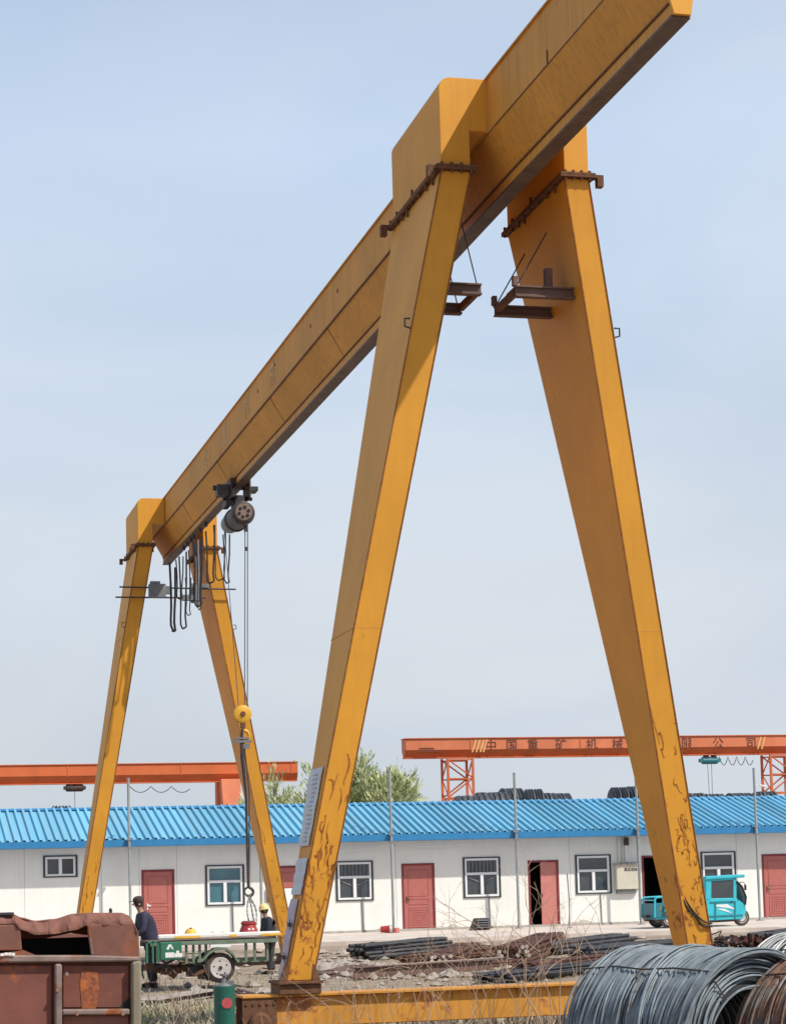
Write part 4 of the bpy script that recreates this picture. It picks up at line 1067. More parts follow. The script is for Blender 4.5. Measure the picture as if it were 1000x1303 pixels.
for a,b2 in ((220,254),(290,300),(330,356)): q.box(tp(a,1190).x,tp(b2,1190).x,TY-.145,TY-.015,rz-.06,rz+.0)
q.build_each('yellow_band',M['trim_yel'],sr,bevel=.01)
q=MB(); 
for px_ in (237,246,254,262,313,324,340): x=tp(px_,1210).x; q.box(x-.025,x+.025,TY-.03,TY+.02,zb_-.42,zb_-.052)
q.box(tp(232,1210).x,tp(350,1210).x,TY+.1,TY+.18,zb_-.44,zb_-.34); q.build_each('stake',M['greenpale'],TR)
gx0,gx1=tp(183,1200).x,tp(228,1200).x; zt_=tp(205,1199).z; zl=tp(205,1222).z
q=MB(); q.box(gx0+.28,gx1,TY-.35,TY+.3,zl,zt_-.004); tb=q.build('toolbox',M['green'],TR,bevel=.015)
q=MB(); 
for s0,s1 in ((0,.04),(.12,.16),(.23,.27)): q.box(gx0+s0,gx0+s1,TY-.32,TY-.28,zl-.05,zt_+.02)
q.box(gx0,gx0+.275,TY-.32,TY-.28,zt_-.02,zt_+.025); q.build('front_frame',M['green'],TR,bevel=.004)
# pale emblem: peak over a stepped base, on toolbox face
q=MB(); ex=gx0+.50; ez=(zl+zt_)/2
q.prismY([(ex-.10,ez+.03),(ex-.05,ez+.03),(ex-.02,ez+.09),(ex+.02,ez+.03),(ex+.05,ez+.03),(ex,ez+.13),(ex-.05,ez+.13)],TY-.358,TY-.351)
q.box(ex-.12,ex+.06,TY-.358,TY-.351,ez-.13,ez-.03); q.box(ex+.065,ex+.22,TY-.358,TY-.351,ez-.13,ez-.05); q.box(ex+.1,ex+.16,TY-.358,TY-.351,ez-.049,ez+.0)
q.build('emblem',M['white'],tb)
wc=tp(279.5,1232); wr=.305
q=MB().lathe(wc+Vector((0,-.09,0)),(0,1,0),[(0,.20),(.01,.27),(.04,wr),(.14,wr),(.17,.27),(.18,.2)],32); wh=q.build('wheel',M['tyre'],TR,smooth=True)
q=MB().lathe(wc+Vector((0,-.10,0)),(0,1,0),[(-.012,.03),(-.012,.05),(-.006,.12),(-.010,.17),(-.016,.205),(-.006,.215),(.02,.2)],28); rm=q.build('rim',M['hub'],wh,smooth=True)
q=MB(); q.lathe(wc+Vector((0,-.135,0)),(0,1,0),[(0,.035),(.04,.045)],12)
for k in range(5): a=k*1.257+.4; q.lathe(wc+Vector((.135*math.cos(a),-.112,.135*math.sin(a))),(0,1,0),[(0,.018),(.02,.018)],8)
q.build_each('wheel_hole',M['steel_dk'],rm)
q=MB().lathe((wc.x,TY+1.3,wc.z),(0,1,0),[(0,.20),(.01,.27),(.04,wr),(.14,wr),(.17,.27),(.18,.2)],28); q.build('wheel',M['tyre'],TR,smooth=True)
MB().tube(wc,(wc.x,TY+1.4,wc.z),.05,8).build('axle',M['steel_dk'],TR)
q=MB(); R1,R2=.36,.385; n=14
arc=[(wc.x-.47,wc.z+.12),(wc.x-.36,wc.z+.14),(wc.x-.24,wc.z+.27),(wc.x-.12,wc.z+.345),(wc.x+.0,wc.z+.36),(wc.x+.13,wc.z+.34),(wc.x+.25,wc.z+.25),(wc.x+.34,wc.z+.10),(wc.x+.38,wc.z+.10)]
for i in range(len(arc)-1):
    (a,za),(b2,zz)=arc[i],arc[i+1]
    q.hexa([(a,wc.y-.17,za),(b2,wc.y-.17,zz),(b2,wc.y+.13,zz),(a,wc.y+.13,za)],[(a,wc.y-.17,za+.055),(b2,wc.y-.17,zz+.055),(b2,wc.y+.13,zz+.055),(a,wc.y+.13,za+.055)])
q.build('mudguard',M['greenpale'],TR)
MB().box(wc.x-.20,wc.x+.22,TY-.13,TY-.0,zb_-.11,zb_-.052).build('spring_mount',M['white'],TR)
q=MB(); z_=wc.z
q.tube(tp(228,1224),tp(262,1229),.03,6); q.tube(tp(190,1236),tp(222,1222),.025,6); q.tube(tp(206,1222),tp(224,1240),.025,6); q.path([tp(182,1222),tp(181,1240),tp(183,1246)],.02,6)
q.tube(tp(196,1228,TY+.4),tp(262,1236,TY+.4),.04,6); q.tube(tp(345,1200,TY+.1),tp(344,1233,TY+.1),.05,6); q.cbox(tp(250,1236,TY+.3),(.4,.3,.22)); q.cbox(tp(262,1240,TY+.4),(.3,.3,.2))
q.build_each('undercarriage',M['steel_dk'],TR)
q=MB()
for i in range(10): a=tp(190+7*i,1240-random.uniform(0,14),TY+random.uniform(0,.6)); q.cbox(a,(random.uniform(.1,.25),.15,random.uniform(.05,.18)),Matrix.Rotation(random.uniform(-.8,.8),3,'Y'))
q.build_each('engine_part',M['rustflange'],TR)
# objects on the trailer
c=tp(317,1183,TY+.1)
q=thing('red_pot','red slope sided pot standing on the trailer under the chain','pot',(c.x,c.y,c.z-.12))
bz=rz+.03; q2=MB().lathe((c.x,TY+.15,bz-.05),(0,0,1),[(0,.21),(.02,.21),(.20,.14),(.21,.16),(.25,.16),(.26,.10)],24); q2.build('pot_body',M['red'],q,smooth=True)
MB().cbox((c.x-.02,TY-.02,bz+.06),(.05,.02,.04)).build('label_patch',M['white'],q); MB().cbox((c.x+.06,TY-.02,bz+.06),(.04,.02,.04)).build('label_patch',M['white'],q)
MB().tube((c.x-.13,TY+.15,bz+.215),(c.x+.13,TY+.15,bz+.215),.015,6).build('handle',M['steel_dk'],q)
c=tp(242,1186,TY+.1)
q=thing('yellow_hard_hat','yellow hard hat lying on the trailer side rail left of the wheel','hard hat',(c.x,c.y,c.z))
MB().lathe((c.x,TY+.05,rz+.03),(0,0,1),[(0,.15),(.008,.15),(.01,.12),(.06,.105),(.10,.07),(.12,.02)],20).build('shell',M['trim_yel'],q,smooth=True)
MB().prismY([(c.x-.02,rz+.05),(c.x+.02,rz+.05),(c.x+.02,rz+.155),(c.x-.02,rz+.155)],TY-.02,TY+.12).build('crest',M['steel_dk'],q,bevel=.01)
# support deck for pot reach: underside stays inside the rail

# ------------------------------------------------------------------ people
def person(base,facing,label,H,jm,hatkind,lean,armpose):
    # facing: unit vector horizontally; right-hand side vector
    f=Vector(facing).normalized(); s=Vector((f.y,-f.x,0)); up=Vector((0,0,1)); k=H/1.72
    def W3(a,b,c): return base+f*(a*k)+s*(b*k)+up*(c*k)
    o=thing('person',label,'person',base)
    L0=lean
    pel=(0,0,.93); ch=(L0*.45,0,1.22); nk=(L0*.85,0,1.45); hd=(L0*.85+.07,0,1.56)
    V=[];E_=[];Rr=[]
    def v(p,r,par=None):
        V.append(W3(*p)); Rr.append(r if isinstance(r,tuple) else r*k); 
        if par is not None: E_.append((par,len(V)-1))
        return len(V)-1
    p0=v(pel,.13); p1=v((L0*.2,0,1.05),.115,p0); p2=v(ch,.135,p1); p3=v((L0*.7,0,1.38),.105,p2); p4=v(nk,.055,p3); 
    p5=v((L0*.85+.03,0,1.52),.06,p4); p6=v((L0*.85+.05,0,1.60),.088,p5); p7=v((L0*.85+.045,0,1.68),.075,p6)
    hands=[]
    for sg in (-1,1):
        a=v((L0*.75,sg*.17,1.37),.062,p3); e,h=armpose(sg,L0); b=v(e,.048,a); c_=v(h,.034,b); hd_=v((h[0]+.05,h[1],h[2]-.03),(.045*k,.025*k),c_); hands.append((e,h))
        hip=v((0,sg*.09,.86),.095,p0); kn=v((.03,sg*.10,.48),.062,hip); an=v((-.02,sg*.11,.09),.042,kn); 
        to=v((.13,sg*.12,.035),.035,an)
    body=skin('body',V,E_,Rr,M['skin'],o,2,0)
    # hands: five fingers each
    for (e,h) in hands:
        q=MB(); hp=Vector((h[0]+.08,h[1],h[2]-.05))
        for j in range(4):
            q.path([W3(hp.x,hp.y+(j-1.5)*.018,hp.z),W3(hp.x+.035,hp.y+(j-1.5)*.02,hp.z-.025),W3(hp.x+.045,hp.y+(j-1.5)*.02,hp.z-.055)],[.009,.008,.006],6)
        q.path([W3(hp.x-.03,hp.y+.035,hp.z),W3(hp.x,hp.y+.055,hp.z-.02)],[.011,.008],6); q.build('fingers',M['skin'],o,smooth=True)
    # jacket
    V2=[];E2=[];R2=[]
    def v2(p,r,par=None):
        V2.append(W3(*p)); R2.append(r*k)
        if par is not None: E2.append((par,len(V2)-1))
        return len(V2)-1
    a0=v2((-.01,0,.72),.18); a1=v2((L0*.2,0,1.0),.185,a0); a2=v2((L0*.45-.02,0,1.22),.19,a1); a3=v2((L0*.70,0,1.39),.145,a2); a4=v2((L0*.82,0,1.45),.075,a3)
    for i,sg in enumerate((-1,1)):
        e,h=hands[i]; b0=v2((L0*.75,sg*.18,1.375),.08,a3); b1=v2(e,.064,b0); v2(h,.050,b1)
    skin('jacket',V2,E2,R2,jm,o,2,0)
    V3=[];E3=[];R3=[]
    def v3(p,r,par=None):
        V3.append(W3(*p)); R3.append(r*k)
        if par is not None: E3.append((par,len(V3)-1))
        return len(V3)-1
    c0_=v3((0,0,.90),.14)
    for sg in (-1,1):
        c1=v3((0,sg*.095,.80),.105,c0_); c2=v3((.03,sg*.10,.48),.082,c1); v3((-.02,sg*.11,.10),.066,c2)
    skin('trousers',V3,E3,R3,M['trouser'],o,2,0)
    for sg in (-1,1):
        q=MB(); q.path([W3(-.07,sg*.12,.045),W3(.05,sg*.12,.05),W3(.17,sg*.125,.035)],[.045*k,.05*k,.035*k],8); q.build('shoe',M['shoe'],o,smooth=True)
    hc=W3(L0*.85+.045,0,1.655)
    if hatkind=='cap':
        q=MB().lathe(hc+up*.0,up+f*.1,[(-.01,.105*k),(.03,.11*k),(.07,.10*k),(.105,.06*k),(.115,.01)],20)
        q.hexa([hc+f*.08+s*.07,hc+f*.20+s*.045+up*-.01,hc+f*.20-s*.045-up*.01,hc+f*.08-s*.07],[hc+f*.08+s*.07+up*.015,hc+f*.20+s*.045,hc+f*.20-s*.045,hc+f*.08-s*.07+up*.015])
        q.build('cap',M['cap'],o,smooth=True)
    else:
        q=MB().lathe(hc+up*.0,up+f*.18,[(-.01,.155*k),(.004,.155*k),(.006,.128*k),(.06,.122*k),(.11,.085*k),(.135,.02)],22); q.build('hard_hat',M['helmet'],o,smooth=True)
    # face: nose, ears, eyes
    fc=W3(L0*.85+.05,0,1.60); q=MB()
    q.path([fc+f*.075*k+up*.03,fc+f*.115*k-up*.01,fc+f*.09*k-up*.02],[.012,.018,.012],6)
    for sg in (-1,1): q.lathe(fc+s*sg*.085*k-f*.0,s,[(-.012,.018),(.0,.03),(.012,.02)],8)
    q.build_each('face_feature',M['skin'],o,smooth=True)
    q=MB(); 
    for sg in (-1,1): q.lathe(fc+f*.082*k+s*sg*.032*k+up*.02,f,[(0,.010),(.008,.008)],8)
    q.path([fc+f*.088*k+s*.025-up*.045,fc+f*.096*k-up*.045,fc+f*.088*k-s*.025-up*.045],.005,5); q.build('eyes_and_mouth',M['ink'],o)
    q=MB().lathe(fc-f*.012+up*.0,up,[(-.05,.075*k),(.0,.094*k),(.06,.098*k)],18); q.build('hair',M['cap'],o,smooth=True)
    return o
def pose1(sg,L0): return ((L0*.5+.10,sg*.24,1.10),(L0*.5+.30,sg*.12,.96))
def pose2(sg,L0): return ((L0*.5+.06,sg*.22,1.10),(L0*.5+.22,sg*.10,.93))
b1=atD(192,1143,44.3); person(Vector((b1.x,b1.y,gh(b1.x,b1.y))),(-1,-.15,0),'person in brown cap and dark navy jacket leaning over the front of the trailer',1.86,M['navy'],'cap',.24,pose1)
b2_=atD(343,1160,50); person(Vector((b2_.x,b2_.y,gh(b2_.x,b2_.y)-.0)),(-1,-.2,0),'person in pale yellow hard hat and dark clothes standing behind the trailer',1.60,M['navy2'],'hat',.12,pose2)

# ------------------------------------------------------------------ cargo tricycle
YT=34.2
def cp(x,y,dy=0): v=atY(x,y,YT); return Vector((v.x,YT+dy,v.z))
TC=thing('cargo_tricycle','turquoise three wheeled cargo tricycle with cab parked behind the big right crane leg','tricycle',(cp(890,1180).x,YT+.6,.52))
def slab(pts,d0,d1,name,mt,par=TC,bevel=.02,label=None):
    a=[cp(x,y,d0) for x,y in pts]; b=[Vector((p.x,YT+d1,p.z)) for p in a]; n=len(a)
    q=MB(); q.add(a+b,[tuple(range(n)),tuple(range(2*n-1,n-1,-1))]+[(i,i+n,(i+1)%n+n,(i+1)%n) for i in range(n)])
    return q.build(name,mt,par,bevel=bevel,label=label)
slab([(897,1116),(947,1113),(947,1117),(897,1120)],-.05,1.15,'cab_roof',M['aqua'])
cb=slab([(899,1144),(937,1143),(949,1153),(950,1160),(945,1170),(903,1172),(896,1171),(897,1150)],0,1.1,'cab_body',M['aqua'])
slab([(898,1119),(905,1119),(905,1145),(898,1146)],0,1.1,'cab_rear_pillar',M['aqua'],bevel=.008)
slab([(933,1117),(937,1117),(937,1144),(933,1144)],0,.06,'cab_door_pillar',M['aqua'],bevel=.006)
slab([(905,1119),(933,1117),(933,1120),(905,1122)],0,.06,'cab_door_rail',M['aqua'],bevel=.004)
slab([(905,1122),(933,1120),(933,1143),(905,1144)],.02,.035,'side_window',M['glass'],bevel=0)
q=MB(); q.path([cp(937,1122,.0),cp(944,1129,.0),cp(949,1142,.0),cp(948,1152,.0)],.035,8); q.path([cp(937,1122,1.05),cp(944,1129,1.05),cp(949,1142,1.05),cp(948,1152,1.05)],.035,8); q.build_each('windscreen_frame',M['black'],TC,smooth=True)
a=[cp(938,1121,.05),cp(944,1129,.05),cp(949,1142,.05),cp(948,1151,.05)]; q=MB()
for i in range(3): q.add([a[i],a[i+1],a[i+1]+Vector((0,.98,0)),a[i]+Vector((0,.98,0)),a[i]-Vector((.012,0,0)),a[i+1]-Vector((.012,0,0)),a[i+1]+Vector((-.012,.98,0)),a[i]+Vector((-.012,.98,0))],[(0,1,2,3),(7,6,5,4),(0,4,5,1),(1,5,6,2),(2,6,7,3),(3,7,4,0)])
q.build('windscreen',M['curtain'],TC)
slab([(909,1152),(925,1151),(936,1158),(926,1156),(910,1154)],-.012,-.002,'stripe',M['white'],cb,0); slab([(911,1157),(922,1157),(932,1163),(922,1160)],-.012,-.002,'stripe',M['white'],cb,0)
slab([(903,1148),(936,1147),(936,1149),(903,1150)],-.015,-.002,'door_trim',M['aquadk'],cb,0); slab([(909,1150),(911,1150),(911,1172),(909,1172)],-.014,-.002,'door_trim',M['aquadk'],cb,0); slab([(934,1149),(936,1149),(936,1170),(934,1170)],-.014,-.002,'door_trim',M['aquadk'],cb,0)
slab([(901,1171),(938,1170),(937,1173),(903,1175)],.1,1.0,'underbody',M['steel_dk'])
fw=cp(946,1176,.5)
def wheel3(c,r,wd,par):
    q=MB().lathe(c+Vector((0,-wd/2,0)),(0,1,0),[(0,r*.7),(.01,r*.92),(.03,r),(wd-.03,r),(wd-.01,r*.92),(wd,r*.7)],26); w_=q.build('wheel',M['tyre'],par,smooth=True)
    q=MB().lathe(c+Vector((0,-wd/2-.008,0)),(0,1,0),[(.02,r*.1),(.0,r*.25),(.012,r*.6),(.0,r*.68),(.02,r*.7)],22); q.build('rim',M['hub'],w_,smooth=True)
wheel3(Vector((fw.x,YT+.16,.525+.26)),.26,.10,TC)
rz_=.55+.26; rx=cp(852,1170).x
wheel3(Vector((rx,YT+.1,rz_)),.27,.14,TC); wheel3(Vector((rx,YT+1.05,rz_)),.27,.14,TC)
q=MB(); q.tube((fw.x,YT+.35,.76),(fw.x-.12,YT+.35,1.35),.03,8); q.tube((rx,YT+.1,rz_),(rx,YT+1.05,rz_),.04,8); q.box(rx-.6,cp(905,1170).x,YT+.4,YT+.7,.86,.93); q.build('chassis',M['steel_dk'],TC)
# cargo bed with railings and frame gap to the cab hidden by the crane leg
slab([(833,1150),(850,1149),(875,1148),(875,1166),(850,1168),(834,1169)],0,.03,'cargo_side',M['aquadk'],bevel=.006)
slab([(833,1150),(834,1150),(834,1169),(833,1169)],0,1.1,'cargo_tail',M['aquadk'],bevel=.004)
slab([(834,1168),(875,1165),(875,1168),(834,1171)],0,1.1,'cargo_floor',M['aquadk'],bevel=.006)
slab([(844,1152),(856,1151),(856,1154),(844,1155)],-.1,.0,'cargo_step',M['aqua']); slab([(844,1158),(858,1157),(858,1160),(844,1161)],-.1,.0,'cargo_step',M['aqua'])
q=MB(); 
for dy in (0,1.1): q.path([cp(833,1168,dy),cp(833,1145,dy),cp(836,1142.5,dy),cp(874,1140,dy),cp(875,1165,dy)],.028,8); q.tube(cp(850,1142,dy),cp(852,1168,dy),.025,6); q.tube(cp(860,1141,dy),cp(862,1166,dy),.025,6)
q.tube(cp(833,1146,0),cp(833,1146,1.1),.025,6); q.build_each('cargo_rail',M['aqua'],TC,smooth=True)
q=MB(); z_=cp(830,1158).z; x_=cp(838,1158).x
for i in range(3): q.box(x_+.02+.13*i,x_+.09+.13*i,YT-.008,YT-.001,z_-.06,z_+.10)
q.box(x_,x_+.4,YT-.008,YT-.001,z_-.14,z_-.12); q.build_each('faded_print',M['greenpale'],TC)
q=MB(); c_=cp(949,1152); q.lathe(Vector((c_.x-.03,YT+.25,c_.z)),(1,0,0),[(0,.07),(.05,.08),(.07,.05)],14); q.build('headlight',M['winframe'],TC,smooth=True)
q=MB(); a_=cp(938,1124); q.path([a_,a_+Vector((.16,-.12,.02)),a_+Vector((.18,-.14,-.05))],.012,5); q.cbox(a_+Vector((.19,-.15,-.14)),(.03,.10,.17)); q.build('mirror',M['black'],TC)
slab([(929,1147.5),(932,1147.3),(932,1148.6),(929,1148.8)],-.03,-.002,'door_handle',M['black'],cb,.004)
slab([(898,1166),(945,1164),(945,1166),(898,1168)],-.02,-.002,'bumper_trim',M['aquadk'],cb,.004)
# figure of something pink left of the leg: parked helmet skipped

# ------------------------------------------------------------------ wire rod coils lower right
def wire_coil(cn,ax,r,ln,label,mt,nr,seed,rin=.60,ns=64):
    rnd=random.Random(seed); ax=Vector(ax).normalized(); up=Vector((0,0,1)); sd=ax.cross(up).normalized(); up2=sd.cross(ax)
    o=thing('wire_rod_coil',label,'wire coil',(cn.x,cn.y,cn.z-r),'wire rod coils lying in the foreground')
    q=MB(); wr_=.0095
    for i in range(nr):
        u=(i+.5)/nr; s0=(u-.5)*ln+rnd.uniform(-.02,.02); layer=rnd.random()
        rr=r*(1-.04*layer**2)-rnd.random()*.012+(.02 if rnd.random()<.06 else 0); tx=rnd.gauss(0,.035)+.04*math.sin(u*11+seed); ty=rnd.gauss(0,.045)+.07*math.sin(u*7+seed)
        ph=rnd.random()*6; cx=rnd.uniform(-.008,.008)
        pts=[]
        for k in range(ns):
            a=2*math.pi*k/ns
            w_=s0+tx*math.cos(a)+ty*math.sin(a)+.008*math.sin(3*a+ph)
            r2=rr+.006*math.sin(2*a+ph)+cx
            pts.append(cn+ax*w_+sd*(math.cos(a)*r2)+up2*(math.sin(a)*r2))
        q.path(pts,wr_,5,closed=True)
    wd=q.build('winding',mt,o,smooth=True)
    # end face rings
    q=MB()
    for e_ in (-1,1):
        for j in range(16):
            rr=r*(rin+(1-rin)*j/16)+rnd.uniform(-.01,.01); off=e_*(ln/2+rnd.uniform(-.02,.03)); ph=rnd.random()*6
            pts=[cn+ax*(off+.02*math.sin(2*2*math.pi*k/48+ph))+sd*(math.cos(2*math.pi*k/48)*rr)+up2*(math.sin(2*math.pi*k/48)*rr) for k in range(48)]
            q.path(pts,wr_,5,closed=True)
    # a few inner rings visible through the bore
    for j in range(34):
        off=(-.5+j/33)*ln; rr=r*(rin+.01)+rnd.uniform(-.012,.012); ph=rnd.random()*6
        pts=[cn+ax*(off+.02*math.sin(2*math.pi*k/40+ph))+sd*(math.cos(2*math.pi*k/40)*rr)+up2*(math.sin(2*math.pi*k/40)*rr) for k in range(40)]
        q.path(pts,wr_,4,closed=True)
    q.build('end_winding',mt,o,smooth=True)
    q=MB(); n=48; base=[]
    for (s0,rr) in ((-ln/2,r*rin),(-ln/2,r*.965),(ln/2,r*.965),(ln/2,r*rin)):
        for k in range(n): a=2*math.pi*k/n; q.v.append(cn+ax*s0+sd*math.cos(a)*rr+up2*math.sin(a)*rr)
    for j in range(4):
        for k in range(n): q.f.append((j*n+k,j*n+(k+1)%n,((j+1)%4)*n+(k+1)%n,((j+1)%4)*n+k))
    q.build('core',M['coil_in'],o,smooth=True)
    q=MB()
    for a in (.9,2.4,3.9,5.5):
        pr=lambda s_,rr,da=0: cn+ax*s_+sd*(math.cos(a+da)*rr)+up2*(math.sin(a+da)*rr)
        q.path([pr(-ln/2-.03,r*rin),pr(-ln/2-.035,r*1.01),pr(-ln/4,r*1.028,.03),pr(0,r*1.028,-.01),pr(ln/4,r*1.028,.02),pr(ln/2+.035,r*1.01),pr(ln/2+.03,r*rin),pr(0,r*rin*.985),pr(-ln/2-.03,r*rin)],.007,5)
    q.build_each('binding_wire',M['steel_dk'],o,smooth=True)
    return o
view=(atD(850,1300,15)-CAM); view.z=0; view.normalize(); rt_=Vector((view.y,-view.x,0))
ang=rad(43); axv=(-view*math.cos(ang)+rt_*math.sin(ang))   # points from far end to near end
c1=atD(878,1326,15.5); wire_coil(c1,axv,.68,1.25,'blue grey wire rod coil nearest the yellow end beam with its dark bore showing',M['wire'],210,1)
c2=c1+rt_*1.20-view*.55+Vector((0,0,-.04)); wire_coil(c2,axv,.66,1.2,'brown rusty wire rod coil cut off by the right edge of the photo',M['wire2'],180,2)
c3=c1+rt_*1.35+view*1.9+Vector((0,0,.03)); wire_coil(c3,axv,.68,1.3,'pale grey wire rod coil lying behind the other two coils',M['wire3'],120,3)
q=MB()
for k,(c_,e_) in enumerate(((c1,.45),(c2,.45))): pass

# ------------------------------------------------------------------ steel stock lying in the yard
def bundle(name,label,A,Bp,rows,cols,r,mt,jit,seed,cat,group=None,ends=False,layer_mt=None):
    rnd=random.Random(seed); A=Vector(A);Bp=Vector(Bp); d=(Bp-A).normalized(); sd=Vector((-d.y,d.x,0)).normalized()
    o=thing(name,label,cat,(A+Bp)/2,group); q=MB(); e=MB()
    for j in range(rows):
        for i in range(cols-j//2):
            off=sd*((i-(cols-j//2)/2)*r*2.05+rnd.uniform(-jit,jit)*.3)+Vector((0,0,r+j*r*1.8+rnd.uniform(0,jit)*.2))
            a=A+off+d*rnd.uniform(-jit,jit)*3+sd*rnd.uniform(-jit,jit); b=Bp+off+d*rnd.uniform(-jit,jit)*3+sd*rnd.uniform(-jit,jit)
            mid=(a+b)/2+Vector((0,0,rnd.uniform(-.3,.3)*jit))
            q.path([a,mid,b],r,6)
            if ends and rnd.random()<.33:
                e.lathe(a-d*.006,-d,[(0,r*.9),(.012,r*.88)],10)
    q.build_each('bar',mt,o,smooth=True)
    if ends: e.build_each('bright_end',M['bar_end'],o)
    q=MB()
    for t in (.2,.75):
        c=A.lerp(Bp,t)+Vector((0,0,rows*r*.9)); w_=cols*r*1.05+jit; h=rows*r*.95+jit*.3
        q.path([c+sd*math.cos(a)*w_+Vector((0,0,math.sin(a)*h)) for a in [k*math.pi/6 for k in range(12)]],.012,5,closed=True)
    q.build_each('tie_wire',M['steel_dk'],o)
    return o
def gp(x,y,dz=0):    # ground point under a pixel on the near-level yard
    z=0
    for _ in range(6):
        p_=atZ(x,y,z); z=.7*z+.3*gh(p_.x,p_.y) if p_.y<60 else z
        if p_.y>40: p_=atY(x,y,30); z=gh(p_.x,30)
    return Vector((p_.x,p_.y,gh(p_.x,p_.y)+dz))
def yp(x,Y,dz=0): X=atY(x,1200,Y).x; return Vector((X,Y,gh(X,Y)+dz))
bundle('pipe_bundle','dark grey pipe bundle before the pavement left of the bright ended bars',yp(452,28.6),yp(562,30.0),4,7,.055,M['bar_dk'],.05,1,'pipe bundle','stock of steel lying in the yard')
bundle('bar_bundle','rusty round bars with bright cut ends pointing at the viewer',yp(556,25.6),yp(592,29.4),3,8,.05,M['bar'],.05,2,'bar bundle','stock of steel lying in the yard',True)
bundle('bar_bundle','reddish brown stack of round bars with several bright ends below the half open door',yp(650,26.2),yp(698,30.2),4,8,.058,M['bar'],.05,3,'bar bundle','stock of steel lying in the yard',True)
bundle('rebar_bundle','dark brown heap of rebar across the yard under the barred window',yp(520,27.0),yp(690,29.2),4,9,.03,M['bar'],.09,4,'rebar','stock of steel lying in the yard')
bundle('rebar_bundle','fanned grey rebar heap just above the right part of the yellow end beam',yp(625,14.5),yp(800,20.0),4,14,.025,M['bar_dk'],.16,5,'rebar','stock of steel lying in the yard')
bundle('rebar_bundle','fanned thin rebar lying between the trailer wheel and the near left leg',yp(285,15.0),yp(352,6.5),3,14,.02,M['ibeam'],.14,6,'rebar','stock of steel lying in the yard')
bundle('rebar_bundle','small fan of rusty rods right of the near left leg foot',yp(412,12.5),yp(455,8.5),2,10,.018,M['ibeam'],.12,16,'rebar','stock of steel lying in the yard')
bundle('pipe_bundle','dark pipes between the big right leg and the coils',yp(735,24.5),yp(860,27.0),3,6,.07,M['bar_dk'],.06,7,'pipe bundle','stock of steel lying in the yard')
bundle('pipe_bundle','long dark pipes in front of the pavement right of the bar stack',yp(690,28.2),yp(790,30.2),3,6,.06,M['bar_dk'],.06,17,'pipe bundle','stock of steel lying in the yard')
bundle('pipe_bundle','dark pipes at the right edge below the last red door',yp(962,27),yp(1040,28.6),3,6,.09,M['bar_dk'],.05,8,'pipe bundle','stock of steel lying in the yard')
def ibeam(A,Bp,h,w_,label,mt):
    d=(Bp-A); L_=d.length; d.normalize(); sd=Vector((-d.y,d.x,0)); up=Vector((0,0,1))
    o=thing('steel_beam',label,'steel beam',(A+Bp)/2,'loose steel beams'); 
    def bar(s0,s1,z0,z1,name):
        q=MB(); q.hexa([A+sd*s0+up*z0,Bp+sd*s0+up*z0,Bp+sd*s1+up*z0,A+sd*s1+up*z0],[A+sd*s0+up*z1,Bp+sd*s0+up*z1,Bp+sd*s1+up*z1,A+sd*s1+up*z1]); q.build(name,mt,o,bevel=.004)
    bar(-w_/2,w_/2,0,.02,'lower_flange'); bar(-w_/2,w_/2,h-.02,h,'upper_flange'); bar(-.01,.01,.021,h-.021,'web')
bundle('rebar_bundle','low rusty rebar pile just behind the long brown beam',yp(545,21.5),yp(672,23.6),3,12,.028,M['bar'],.12,21,'rebar','stock of steel lying in the yard')
bundle('rebar_bundle','rusty rebar heap left of the blue grey coil behind the yellow end beam',yp(668,19.0),yp(790,24.0),4,12,.032,M['bar'],.14,22,'rebar','stock of steel lying in the yard')
bundle('rebar_bundle','thin grey rods lying between the near left leg and the dark pipe bundle',yp(405,21.0),yp(460,25.5),2,9,.025,M['ibeam'],.12,23,'rebar','stock of steel lying in the yard')
ibeam(yp(448,18.5,.05),yp(625,20.5,.05),.24,.20,'long brown steel beam lying parallel to the yellow end beam',M['ibeam'])
ibeam(yp(500,23.5,.02),yp(640,24.5,.02),.15,.14,'pale thin steel beam behind the long brown beam',M['stone'])
ibeam(yp(182,12.0,.0),yp(268,14.0,.0),.12,.5,'flat pale plank beam lying under the trailer front',M['stone'])
# scrap heap right of the big leg
q0=thing('scrap_heap','tangled brown scrap heap to the right of the big right crane leg','scrap heap',yp(935,27))
q=MB(); rnd=random.Random(5); c=yp(935,27)
for i in range(60):
    p_=c+Vector((rnd.uniform(-.75,.75),rnd.uniform(-.5,.5),rnd.uniform(0,.42))); q.cbox(p_,(rnd.uniform(.05,.3),rnd.uniform(.05,.2),rnd.uniform(.03,.15)),Matrix.Rotation(rnd.uniform(0,3),3,'Y')@Matrix.Rotation(rnd.uniform(0,3),3,'Z'))
q.build('scrap_pieces',M['bar'],q0)
q=MB()
for i in range(26):
    p_=c+Vector((rnd.uniform(-.8,.8),rnd.uniform(-.4,.4),rnd.uniform(.05,.4))); q.path([p_,p_+Vector((rnd.uniform(-.3,.3),rnd.uniform(-.2,.2),rnd.uniform(-.1,.2))),p_+Vector((rnd.uniform(-.5,.5),rnd.uniform(-.2,.2),rnd.uniform(-.2,.1)))],.02,5)
q.build('bent_rods',M['steel_dk'],q0)
